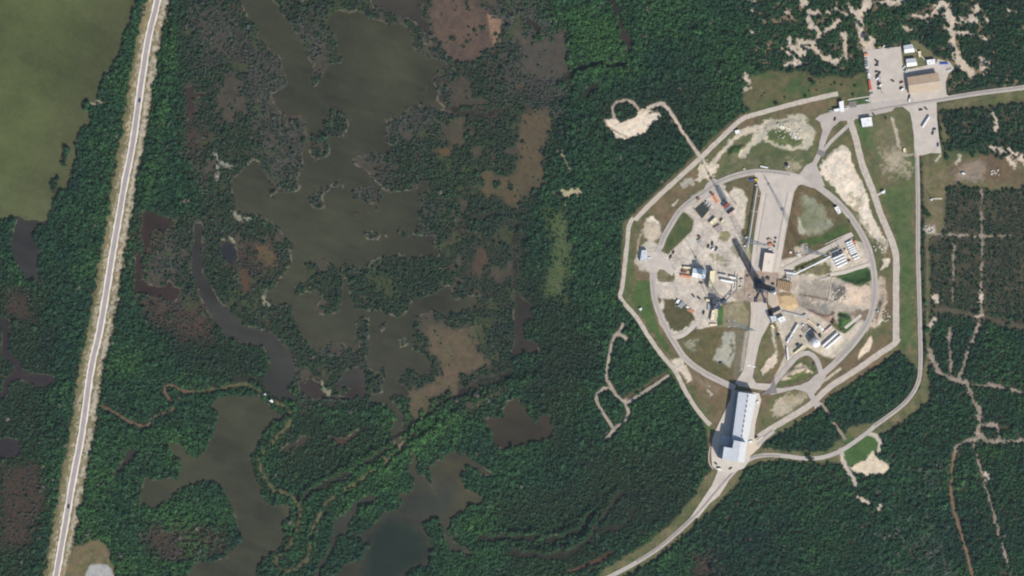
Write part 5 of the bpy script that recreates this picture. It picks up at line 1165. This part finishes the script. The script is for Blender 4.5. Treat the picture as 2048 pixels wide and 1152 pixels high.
def sphere_tank():
    z = 9.5; x, y = P(1631, 685, z); r = 6.0; t = thing('spherical_oxygen_tank', 'large round white tank standing on legs in the southern compound', 'tank', (x, y, 0))
    part(t, 'shell', revolve([(r-r*math.cos(a), r*math.sin(a)) for a in [i*math.pi/14 for i in range(15)]], (x, y, z-r), (0, 0, 1), 28), TANKW, smooth=True)
    for k in range(8):
        a = k*math.pi/4; part(t, 'leg', beam((x+5.6*math.cos(a), y+5.6*math.sin(a), 0), (x+5.6*math.cos(a), y+5.6*math.sin(a), z), .3, 6), LGREY)
    part(t, 'top_valve', beam((x, y, z+r-.2), (x, y, z+r+1), .5, 10), GREYM)
sphere_tank()
def lox_frame():
    w_ = wp(pts("1609,667 1621,656 1634,665 1622,677"), 6); c = cen(w_); t = thing('oxygen_vaporiser', 'dark steel vaporiser frame with a pale rail just north of the round tank', 'vaporiser', (c[0], c[1], 0))
    for p in w_: part(t, 'post', beam((*p, 0), (*p, 6), .3, 4), DGREY)
    g = []
    for i in range(9): g.append(beam((*lerp(w_[0], w_[1], i/8), 5), (*lerp(w_[3], w_[2], i/8), 5), .3, 4))
    part(t, 'finned_coil', merge(*g), DTRUSS)
    for i in range(5):
        p = lerp(w_[1], w_[2], (i+.5)/5); part(t, 'coil_bank', box(p[0], p[1], .2, 1.3, 4, 4.4, .7), DTRUSS)
    part(t, 'rail', merge(beam((*w_[0], 6.1), (*w_[1], 6.1), .35, 4), beam((*w_[0], 6.1), (*lerp(w_[0], w_[3], .25), 6.1), .35, 4)), TANKW)
lox_frame()
flat_building('switchgear_house', 'white oblong switchgear house east of the vaporiser frame', "1636,653 1640,650.5 1649,660 1645,663", 3.2, RW, WL, vents=1)

# ------------------------------------------------------------------ containers and crates
def container(name, label, cs, h, m, cat='container', group=None, dm=None):
    w_ = ccw(wp(pts(cs), h)); c = cen(w_); t = thing(name, label, cat, (c[0], c[1], 0), group)
    L0 = math.dist(w_[0], w_[1]); L1 = math.dist(w_[1], w_[2])
    if L0 < L1: w_ = w_[1:]+w_[:1]
    n = max(4, int(max(L0, L1)/.6)); g = [prism(shrink(w_, .97), .15, h-.06)]
    part(t, 'body', g[0], m); rg = [prism(w_, h-.057, h)]
    for i in range(1, n): rg.append(beam((*lerp(w_[0], w_[1], i/n), h+.02), (*lerp(w_[3], w_[2], i/n), h+.02), .06, 4))
    part(t, 'roof', merge(*rg), m)
    sw = shrink(w_, .97); a, b = sw[1], sw[2]
    for f in (.27, .73):
        d = lerp(a, b, f); L = math.dist(a, b); an = math.atan2(b[1]-a[1], b[0]-a[0]); nn = (math.sin(an), -math.cos(an))
        part(t, 'door', box(d[0]+nn[0]*.05, d[1]+nn[1]*.05, .2, L*.42, .08, h-.4, an), dm or m)
    for p in sw: part(t, 'corner_post', box(p[0], p[1], .02, .25, .25, h-.1), dm or m)
    return t
CT = [("orange red container on the west edge of the parking lot", "1736.5,161 1740.8,160 1743.8,179 1739.5,180", REDC), ("short orange container at the north-west corner of the parking lot", "1728,107.5 1736,106 1737,110 1729,112", ORG),
      ("long vivid blue container at the edge of the northern scrub", "1881,126.5 1896.5,125.8 1896.8,128.3 1881.4,129", BLU),
      ("faded orange container next to the grey shade lattice north of the basin", "1424.5,391 1429.5,389 1437.5,404 1433,407", ORG), ("dark end container at the head of the faded orange one", "1420,386 1424,384 1427.5,388.5 1423.5,390.5", BRN),
      ("rust red container in the row by the diagonal tower shadow", "1447,413.5 1456.5,405 1459,408.5 1449.5,417", REDC), ("black container north of the rust red one in the row", "1443,409.5 1452.5,401 1456,404.5 1446.5,413", DGREY),
      ("grey container south of the rust red one in the row", "1449.5,418 1461,409 1464,413 1452.5,422", GREYM), ("charcoal container in the middle of the row by the sand patch", "1452.5,423 1465,413.5 1468,417.5 1455.5,427", BLK),
      ("pink white container at the south end of the row by the sand patch", "1457,428 1470,418.5 1472.5,421.5 1460,431", PNK),
      ("small white container at the head of the row west of the brown grass", "1352,604 1356,598.5 1360,601 1355.5,607.5", RW), ("pale grey container second in the row west of the brown grass", "1356,611.5 1364.5,602.5 1370.5,608 1362.5,617.5", GREYM),
      ("little bright white box third in the row west of the brown grass", "1371.5,614 1374.5,611.5 1379,614.5 1376,617.5", RW), ("orange crate at the south end of the row west of the brown grass", "1377,620.5 1381,617.5 1389,623.5 1385.5,626.5", ORG),
      ("reddish container south-west of the white workshop", "1361.5,548.5 1381.5,552 1381,556 1361,552.5", ORG), ("dark crate between the cream kiosk and the reddish container", "1364,540 1371,541 1370.5,545.5 1363.5,544.5", BRN),
      ("brown crate touching the west wall of the white workshop", "1373,541 1381,542.5 1380.3,547.5 1372.3,546", TAN),
      ("northern pink container of the pair beside the long white fuel tanks", "1655.5,657.5 1662.5,651.5 1664.5,654 1657.5,660", PNK), ("southern pink container of the pair beside the long white fuel tanks", "1647,664.5 1654.5,658 1656.8,660.5 1649.3,667", PNK),
      ("cream container between the two rows of white tanks", "1689,499.5 1692.5,498 1696,505 1692.5,506.8", CRM), ("cream crate southern of two between the rows of white tanks", "1695.5,510 1698,509 1701,516 1698,517", CRM),
      ("pale grey box behind the eastern tank row", "1710,489 1713,488 1717,498 1714.5,499", CRM), ("tan orange crate at the north end of the eastern tank row", "1706.5,482 1711.5,480.5 1712.5,486 1708.5,488", ORG),
      ("long pale blue grey box against the shaded western machinery", "1415.5,607 1420,606 1419.5,621 1415,620.5", SILV), ("white flat trailer on the grass north of the ring road", "1521,331 1536.5,334.5 1536,337 1520.8,333.8", RW),
      ("white concrete block at the south end of the long valve house", "1419,647.5 1434,647.5 1434.5,651 1419.5,651", RC), ("white generator at the north end of the beige hall", "1537.5,497 1543,497.5 1542.5,501.5 1537,501", RW),
      ("grey blue crate beside the straight pad road east of the beige hall", "1610.5,492.5 1614.5,492 1616,500 1612,501", SILV), ("white green skid at the foot of the north-east lightning tower", "1594,508.5 1597,506.5 1602,511.5 1600,513.5", RW),
      ("white crate northern of two on green grass at the north-east tower", "1579.5,502.5 1584,504 1583,507.5 1579,506", RW),
      ("mauve skid in the centre of the western yard", "1394,480.5 1401,477 1404.5,482 1397,486.5", GREYM), ("brown tank box north of the mauve skid in the western yard", "1395,473 1399,470.5 1403,474 1399,477", BRN),
      ("pale crate south-east of the round white workshop yard", "1541,651 1545.5,649 1550,656 1546,658", CRM), ("tiny cream crate north-west corner of the square basin", "1392,396.5 1397.5,393.5 1400.5,397 1395,400.5", BRN)]
for lb, cs, m in CT: container('shipping_container' if 'container' in lb else 'crate', lb, cs, 2.6 if 'container' in lb else 2.0, m, 'container' if 'container' in lb else 'crate', dm=m)
def basin():
    cs = pts("1406,403 1420.6,417 1404,437 1388.6,418"); w_ = ccw(wp(cs, 1.2)); c = cen(w_)
    t = thing('settling_basin', 'square concrete basin of dark green water in the north-western yard', 'basin', (c[0], c[1], 0))
    o = shrink(w_, 1.12)
    for i in range(4): part(t, 'side_wall', prism([o[i], o[(i+1) % 4], w_[(i+1) % 4], w_[i]], 0, 1.2), WT)
    part(t, 'water_surface', prism(w_, .15, .5), POOL)
    for i in range(3):
        a = lerp(cs[0], cs[1], .2+.3*i); q = P(a[0]+4, a[1]-1, 1.2); part(t, 'pump', merge(box(q[0], q[1], 1.203, 2.2, 2.2, 1.6), beam((q[0], q[1], 2.8), (q[0]-3, q[1]-3, 1.8), .3, 6)), LGREY)
    for s_ in ("1385.5,412 1404,397 1405,398.5 1386.5,413.5", "1388,414.5 1405.5,400.2 1406.3,401.5 1389,416"): part(t, 'inlet_channel', prism(ccw(wp(pts(s_), 1)), 0, 1.0), RC)
basin()
def lattice_shade():
    w_ = wp(pts("1431,374 1440,372 1456,398 1446,411"), 2.4); c = cen(w_); t = thing('shade_lattice', 'grey blue lattice sections standing in for tower shade north of the container row', 'shade lattice', (c[0], c[1], 0))  # grey lattice along the tower's cast shadow, shade built as an object
    for k in range(3):
        a, b = lerp(w_[0], w_[1], .1+k*.3), lerp(w_[3], w_[2], .1+k*.3); a2, b2 = lerp(w_[0], w_[1], .32+k*.3), lerp(w_[3], w_[2], .32+k*.3)
        g = []
        for z in (.4, 2.4): g += [((*a, z), (*b, z)), ((*a2, z), (*b2, z))]
        for i in range(14):
            p, q, p2, q2 = lerp(a, b, i/14), lerp(a2, b2, i/14), lerp(a, b, (i+1)/14), lerp(a2, b2, (i+1)/14)
            g += [((*p, 2.4), (*q2, 2.4)), ((*p2, 2.4), (*q, 2.4)), ((*p, .4), (*p2, 2.4)), ((*q, .4), (*q2, 2.4))]
        part(t, 'lattice_section', lattice(g, TRUSS, .22), TRUSS)
lattice_shade()
def equip(name, label, px, py, m, s=1.0, cat='equipment', seed=0):
    r = random.Random(seed+int(px*7+py)); x, y = P(px, py)
    gz = max(0, float(HZ[int(round((y-Y0)/STEP))-1:int(round((y-Y0)/STEP))+2, int(round((x-X0)/STEP))-1:int(round((x-X0)/STEP))+2].max())); t = thing(name, label, cat, (x, y, 0))
    an = r.uniform(0, 3); part(t, 'skid', box(x, y, .1, 3.6*s, 2.2*s, .4, an), DGREY)
    part(t, 'housing', box(x, y, .503, 2.6*s, 1.7*s, 1.5*s, an, .92), m)
    part(t, 'exhaust', beam((x+.8*s, y, .5), (x+.8*s, y, .5+2.3*s), .16*s, 6), GREYM)
    part(t, 'drum', beam((x-1.6*s, y-.4*s, .9*s+.5), (x-1.6*s, y+.6*s, .9*s+.5), .5*s, 10), m)
    t.location.z = gz
for a in [("yellow_winch", "yellow machine at the top of the deluge pipe", 1512, 359, YEL, 1.5), ("generator_set", "dark blue generator west of the yellow machine", 1503, 359.5, BLU, 1.2), ("pump_unit", "grey pump joining the yellow machine and the deluge pipe", 1512.5, 370, LGREY, 1.2),
          ("concrete_mixer", "pale yellow machine alone in grass above the ring road", 1488.5, 338, CRM, .9), ("compressor", "dark compressor in rough grass north of the ring road junction", 1573, 329, BLK, 1.3), ("compressor", "white compressor beside the dark one north of the ring road junction", 1577, 333, RW, .9),
          ("pallet_stack", "tan machinery heap between the beige hall and the concrete strip", 1539, 480, TAN, 1.6), ("pallet_stack", "orange tan machinery heap nearest the beige hall", 1540.5, 489, ORG, 1.7), ("pallet_stack", "dark northern machine east of the tan heap", 1551, 476, DGREY, .9), ("pallet_stack", "dark middle machine east of the tan heap", 1549.5, 484, DGREY, .9), ("pallet_stack", "dark southern machine east of the tan heap", 1548, 492, DGREY, .9),
          ("valve_skid", "white valve skid at the foot of the north-west lightning tower", 1492, 475, RW, 1.0), ("valve_skid", "white valve skid south of the north-west lightning tower", 1489.5, 492, RW, 1.0), ("valve_skid", "pale valve skid by the bent service road near the brown grass", 1607.5, 539, CRM, 1.1),
          ("white_dome", "white dome shaped housing on the grass in the eastern clearing", 1926.5, 347, RW, 1.5), ("weather_station", "white instrument box at the western end of the path east of the straight road", 1863, 399, RW, 1.1),
          ("buoy_marker", "white round housing between the west perimeter road and the ring road", 1281, 618, RW, 1.4), ("transformer", "dark transformer on the grey patch south-west of the strip", 1441, 726, DGREY, 1.2),
          ("transformer", "white transformer right of the hangar's north-east corner", 1515.5, 804, RW, 1.3), ("instrument_box", "cream instrument box at the north-east corner of the flame trench slope", 1665.5, 556.5, CRM, 1.0), ("rusty_skid", "rusty brown skid at the dark end of the southern slope line", 1668, 640.5, BRN, 1.2), ("rusty_skid", "grey skid where the thin pipes end by the southern slope", 1610, 631, LGREY, 1.3),
          ("manifold", "dark manifold between the two rows of white tanks", 1676, 504, DTRUSS, 2.2), ("manifold", "rust coloured manifold just north of the four long tanks", 1682.5, 503.5, BRN, 1.5), ("manifold", "blue grey manifold at the upper west end of the four long tanks", 1668, 508, DTRUSS, 1.9), ("manifold", "brown pump at the south end between the tank rows", 1698, 521, BRN, 1.0),
          ("generator_set", "blue grey generator next to the blue grey house south of the pad", 1579, 677, GREYM, 1.8), ("generator_set", "dark generator west of the slanting tubes", 1576, 682, DGREY, 1.1), ("pump_unit", "dark pump north of the cream tanker trailer", 1596, 690, DGREY, 1.4), ("pump_unit", "small pump west of the vaporiser frame", 1602, 673, BRN, .9),
          ("culvert_gate", "northern white culvert gate on the levee between the creek and the south lake", 529.5, 790, RW, 1.5), ("culvert_gate", "southern white culvert gate on the levee between the creek and the south lake", 542.5, 801.5, RW, 1.5),
          ("jib_hoist", "brown hoist on the scorched slab west of the rocket", 1495, 552, BRN, 1.0),
          ("gas_rack", "white gas rack between the flame duct and the kinked white pipe", 1583, 553, RW, 1.4), ("gas_rack", "grey gas rack touching the north side of the ribbed fin rack", 1574, 557, LGREY, 1.3), ("pressure_skid", "dark pressure skid between the beige hall and the launch mount", 1536, 556, DTRUSS, 1.5),
          ("pressure_skid", "dark pressure skid on the east side of the launch mount", 1546, 568, DTRUSS, 1.2), ("pressure_skid", "pale pressure skid on the scorched slab south-west of the mount", 1500, 592, LGREY, 1.0), ("chiller_unit", "pale chiller unit at the east end of the small white tank group", 1483, 560, LGREY, 1.3),
          ("chiller_unit", "cream chiller unit at the corner of the bent pipe bridge", 1481, 575, CRM, 1.0), ("filter_unit", "white filter unit south of the valve yard by the slanting tubes", 1606, 650, RW, 1.1), ("filter_unit", "dark filter unit under the east end of the vaporiser frame", 1640, 671, DGREY, 1.3), ("filter_unit", "rusty filter unit at the north end of the outer long tank", 1684, 660, BRN, 1.0)]:
    equip(*a[:5], s=a[5])
def pole(name, label, px, py, H, cat='pole', m=LGREY, arm=True):
    x, y = P(px, py); t = thing(name, label, cat, (x, y, 0)); part(t, 'shaft', beam((x, y, 0), (x, y, H), .3, 8, .14), m)
    part(t, 'base_plate', box(x, y, .02, 1.2, 1.2, .3), WC)
    if arm: part(t, 'floodlight', merge(box(x, y, H-.6, 2.4, .4, .5), box(x-.8, y+.3, H-.4, .6, .5, .5), box(x+.8, y+.3, H-.4, .6, .5, .5)), m)
for a in [("vent_stack", "tall white vent stack at the north corner of the tank rows", 1680, 497, 42), ("vent_stack", "shorter vent stack above the upper end of the long white pipe run", 1666, 500, 19), ("floodlight_pole", "floodlight pole at the mouth of the western service yard", 1349.5, 539, 16),
          ("floodlight_pole", "floodlight pole on the grass below the hangar approach road", 1412, 770, 18), ("floodlight_pole", "floodlight pole on the shaded side of the western gate building", 1331, 512, 10), ("floodlight_pole", "floodlight pole beside the yellow machine at the top of the strip", 1536.5, 368, 9),
          ("floodlight_pole", "floodlight pole on the parking lot south of the parked vans", 1764, 186, 14), ("weather_mast", "slender mast beside the white instrument box east of the straight road", 1862, 397, 14)]:
    pole(*a)
def rubble(label, px, py, n, spread, group=None):
    x, y = P(px, py); t = thing('boulder_heap', label, 'boulders', (x, y, 0)); r = random.Random(int(px+py))
    for i in range(n):
        a, d = r.uniform(0, 6.28), spread*math.sqrt(r.random()); s_ = r.uniform(.5, 1.3)
        gz = HZ[int(round((y+d*math.sin(a)*.6-Y0)/STEP)), int(round((x+d*math.cos(a)-X0)/STEP))]
        g = revolve([(0, 0), (.3*s_, .8*s_), (1.0*s_, 1.0*s_), (1.5*s_, .5*s_), (1.6*s_, 0)], (x+d*math.cos(a), y+d*math.sin(a)*.6, gz-.2), (r.uniform(-.3, .3), r.uniform(-.3, .3), 1), 7)
        part(t, 'boulder', g, RUBB)
for a in [("pale boulders scattered along the crest of the northern spoil mound", 1572, 262, 26, 18), ("cluster of white stones at the east end of the spoil mound", 1589, 271, 18, 8), ("tumbled stones on the blast slope above the pink sand", 1680, 590, 22, 14), ("stones along the outer bank east of the ring road", 1762, 630, 22, 14),
          ("pile of pale rubble on the small pad east of the straight road", 1858, 459, 18, 7), ("stones at the southern tip of the triangular sand field", 1760, 497, 18, 9), ("pale stones in the eastern brown clearing", 1992, 345, 16, 7), ("broken stones by the boundary west of the tall cream block yard", 1356, 608, 8, 6)]:
    rubble(*a)

# ------------------------------------------------------------------ vehicles
def car_proto(kind, m):
    t = thing(kind, '', 'car', (0, 0, -50)); L, W = (4.7, 1.9) if kind != 'van' else (5.6, 2.1)
    def hull(pr, w_):
        n = len(pr); v = [(x, -w_/2, z) for x, z in pr]+[(x, w_/2, z) for x, z in pr]
        return v, [tuple(range(n)), tuple(range(2*n-1, n-1, -1))]+[((i+1) % n, i, n+i, n+(i+1) % n) for i in range(n)]
    h = L/2
    if kind == 'pickup_truck':
        b = [(-h, .4), (h, .4), (h, .85), (h-.3, .98), (.9, 1.0), (-h, 1.0)]; c = [(-.9, 1.0), (1.0, 1.0), (.5, 1.65), (-.7, 1.65)]
        part(t, 'load_bed', box(-1.6, 0, 1.0, 1.25, W*.8, .02), DGREY, local=True)
    elif kind == 'van':
        b = [(-h, .4), (h, .4), (h, 1.0), (h-.7, 1.25), (h-1.4, 2.1), (-h, 2.1)]; c = [(h-1.32, 2.02), (h-.74, 1.3), (h-.68, 1.32), (h-1.26, 2.06)]
    else:
        b = [(-h, .35), (h, .35), (h, .8), (h-.35, .92), (-h+.2, .95), (-h, .85)]; c = [(-h+.5, .93), (1.2, .93), (.5, 1.48), (-1.3, 1.48)]
    part(t, 'body', hull(b, W), m, local=True); part(t, 'cabin', hull(c, W*.86), GLASS, local=True)
    if kind != 'van':
        ct = c[2], c[3]; part(t, 'roof', box((c[2][0]+c[3][0])/2, 0, c[2][1]+.003, c[2][0]-c[3][0], W*.8, .05), m, local=True)
    for x in (-h*.62, h*.62):
        for y in (-1, 1): part(t, 'wheel', beam((x, y*(W/2-.22), .34), (x, y*(W/2+.02), .34), .34, 12), TYRE, local=True)
    return t
CP = {}
def vehicle(kind, m, px, py, deg, label, group=None):
    x, y = P(px, py); k = (kind, m.name); z = .12 if px > 400 else .14
    z = .3 if 1725 < px < 1900 and py < 320 else z+.15
    if k not in CP:
        CP[k] = car_proto(kind, m); r = CP[k]; r.location = (x, y, z); r.rotation_euler = (0, 0, R(deg)); r['label'] = label
        r['category'] = 'car' if kind == 'car' else kind.replace('_', ' ')
        if group: r['group'] = group
        return r
    r = dup(CP[k], (x, y, z), R(deg), label, group); r['category'] = 'car' if kind == 'car' else kind.replace('_', ' '); return r
G1 = 'vehicles parked on the northern parking lot'
DBLU = mat('blue_car_paint', (48, 70, 130), .35, var=.05); DRED = mat('maroon_paint', (110, 50, 48), .4, var=.05)
for kind, m, px, py, dg, lb, g in [
    ('car', DBLU, 279.3, 201, 77, 'blue car driving on the northern stretch of the causeway', None), ('car', BLK, 137.2, 1013, 79, 'dark car driving on the southern stretch of the causeway', None),
    ('car', BLK, 1752, 121.5, -50, 'northernmost dark car in the middle row of the parking lot', G1), ('car', DGREY, 1755, 125, 80, 'grey car just south-east of the northernmost dark car', G1), ('car', BLK, 1753, 130.5, 5, 'black car parked alone below the northern pair in the middle row', G1),
    ('car', DGREY, 1753.3, 143.5, 0, 'grey car at the head of the crowded part of the middle row', G1), ('pickup_truck', DGREY, 1758.5, 146.5, 60, 'dark pickup on the east side of the crowded middle row', G1), ('pickup_truck', BLK, 1753.5, 151.5, 45, 'black pickup just above the white van in the middle row', G1),
    ('van', RW, 1755.5, 156.5, 40, 'white van in the crowded middle row', G1), ('van', SILV, 1758.5, 158.5, 80, 'silver van touching the white van in the middle row', G1), ('pickup_truck', DRED, 1757, 163, 30, 'maroon pickup below the silver van', G1),
    ('car', BLK, 1757.5, 168, 35, 'black car directly above the big white van', G1), ('van', RW, 1760.5, 170, 40, 'big white van lowest in the crowded middle row', G1), ('car', DGREY, 1758, 177, 0, 'dark grey car between the big white van and the floodlight pole', G1),
    ('car', DGREY, 1785, 161.5, -28, 'lone dark car in the middle of the open parking lot', G1), ('car', DRED, 1802.5, 164.5, 20, 'maroon car near the west wall of the brown roofed warehouse', G1), ('van', RW, 1804.5, 178, 40, 'white van near the south-west part of the brown roofed warehouse', G1), ('car', BLK, 1801.5, 176, 40, 'black car beside the white van near the warehouse', G1),
    ('car', BLK, 1818, 193, 70, 'black car at the south-west corner of the warehouse', G1), ('van', RW, 1818.3, 199.5, 80, 'white van south of the warehouse corner', G1), ('car', SILV, 1743, 187, 20, 'silver car at the south-west edge of the parking lot', G1), ('car', RW, 1734, 200.5, 0, 'western white car on the strip below the parking lot', G1), ('car', RW, 1738, 200, 80, 'eastern white car on the strip below the parking lot', G1),
    ('car', RW, 1766.5, 93.5, 50, 'white car at the northern edge of the parking lot', G1), ('car', SILV, 1778, 96.5, 10, 'silver car at the northern edge of the parking lot', G1), ('pickup_truck', YEL, 1757.5, 94.5, 0, 'yellow pickup at the northern edge of the parking lot', G1),
    ('car', SILV, 1731, 118, 10, 'northernmost silver car along the west edge of the parking lot', G1), ('car', GREYM, 1732, 124, 10, 'grey car second along the west edge of the parking lot', G1), ('car', SILV, 1732, 129, 10, 'silver car third along the west edge of the parking lot', G1), ('car', RW, 1733, 134, 10, 'white car fourth along the west edge of the parking lot', G1), ('pickup_truck', GREYM, 1734.5, 142, 10, 'grey pickup fifth along the west edge of the parking lot', G1), ('van', RW, 1737.5, 151, -70, 'white van just north of the orange red container', G1),
    ('car', RW, 1896, 140.5, 20, 'western white car in the pair east of the small white shed', G1), ('car', RW, 1901.5, 139.5, 60, 'eastern white car in the pair east of the small white shed', G1), ('car', RW, 1807.5, 134.5, 40, 'white car at the corner of the southern gabled shed', G1), ('car', RW, 1812, 141.5, 60, 'western white car between shed and warehouse', G1), ('car', RW, 1815.5, 141, 60, 'eastern white car between shed and warehouse', G1),
    ('car', BLK, 1841, 219.5, 10, 'black car at the north end of the tan lot', None), ('car', DGREY, 1851.5, 217, -40, 'grey car at the north end of the tan lot', None), ('pickup_truck', BLK, 1868, 258.5, 20, 'black pickup south-east of the tanker trailer', None), ('pickup_truck', DGREY, 1865, 266, 70, 'dark grey pickup below the black pickup on the tan lot', None), ('pickup_truck', DBLU, 1875.5, 289.5, 80, 'blue pickup in the south-east corner of the tan lot', None),
    ('pickup_truck', BLK, 1771, 235.5, -70, 'black pickup on the grass east of the white hall', None), ('car', DGREY, 1747, 229, -50, 'dark car at the north-east corner of the white hall', None), ('car', RW, 1692, 217, 0, 'white car beside the gatehouse', None), ('car', SILV, 1661, 221.5, 0, 'silver car at the west end of the gatehouse canopy', None),
    ('car', BLK, 1669.5, 238, 70, 'dark car on the plaza south of the gatehouse', None), ('car', BLK, 1386, 591, -50, 'dark northern car in the bare western yard', None), ('car', BLK, 1397.5, 596, -40, 'dark southern car in the bare western yard', None), ('pickup_truck', DGREY, 1401.5, 565.5, -15, 'dark pickup just south of the white workshop', None), ('pickup_truck', BLK, 1407, 625, 75, 'dark pickup west of the long valve house', None),
    ('car', BLK, 1416.5, 492.5, 70, 'leftmost dark car of the group parked in the north-western yard', None), ('car', BLK, 1424, 486.5, 80, 'northern dark car of the group parked in the north-western yard', None), ('car', SILV, 1425.5, 491.5, 75, 'silver car in the middle of the north-western yard group', None), ('van', RW, 1425.5, 497.5, 40, 'white van at the south of the north-western yard group', None), ('van', DGREY, 1432, 497.5, 55, 'dark van at the east of the north-western yard group', None),
    ('van', RW, 1501.5, 882.5, 10, 'white van at the east wall of the high bay', None), ('car', BLK, 1431, 926.5, -40, 'dark car on the apron west of the hangar front', None), ('car', BLK, 1436, 934.5, 0, 'dark car beside the booth in front of the hangar', None), ('car', DGREY, 1460.5, 936.5, 30, 'dark car at the east side of the hangar front apron', None), ('car', BLK, 1512, 874, 20, 'dark car on the grass beside the tan slab east of the hangar', None),
    ('car', DGREY, 1627, 727.5, 75, 'dark car on the southern service loop', None), ('pickup_truck', BLK, 1556, 669.5, 20, 'dark pickup in the yard west of the slanting tubes', None), ('pickup_truck', BLK, 1698, 441.5, -60, 'dark pickup on the eastern ring road', None), ('pickup_truck', DRED, 1346.5, 505, 60, 'maroon pickup on the diagonal edge of the western yard', None), ('car', BLK, 1341, 513, 60, 'black car on the diagonal edge of the western yard', None), ('car', RW, 1298, 515.5, 0, 'white car at the door of the western gate building', None)]:
    vehicle(kind, m, px, py, dg, lb, g)
def cone(px, py, label):
    x, y = P(px, py); t = thing('traffic_drum', label, 'traffic drum', (x, y, 0)); part(t, 'drum', revolve([(0, 0), (0, .5), (1.6, .4), (1.6, 0)], (x, y, .1), (0, 0, 1), 12), mat('safety_orange', (240, 96, 50), .6, var=.03)); part(t, 'base', box(x, y, .02, 1.4, 1.4, .1), TYRE)
cone(1826, 312, 'orange drum on the western verge of the straight road'); cone(1841.5, 312, 'orange drum on the eastern verge of the straight road')

# ------------------------------------------------------------------ haze: the air between the camera and the ground
hz = meshobj('haze', *box(0, 0, -5, 7000, 7000, DIST+120), None); tag(hz, 'thin pale blue air over the whole coast', None, None, 'stuff')
hm = bpy.data.materials.new('haze_air'); hm.use_nodes = True; n = hm.node_tree
for q in list(n.nodes): n.nodes.remove(q)
ho = n.nodes.new('ShaderNodeOutputMaterial'); hv = n.nodes.new('ShaderNodeVolumePrincipled')
hv.inputs['Color'].default_value = (.56, .72, .84, 1); hv.inputs['Density'].default_value = .85e-5; hv.inputs['Anisotropy'].default_value = 0
n.links.new(hv.outputs[0], ho.inputs['Volume']); hz.data.materials.append(hm)
S.cycles.volume_bounces = 0
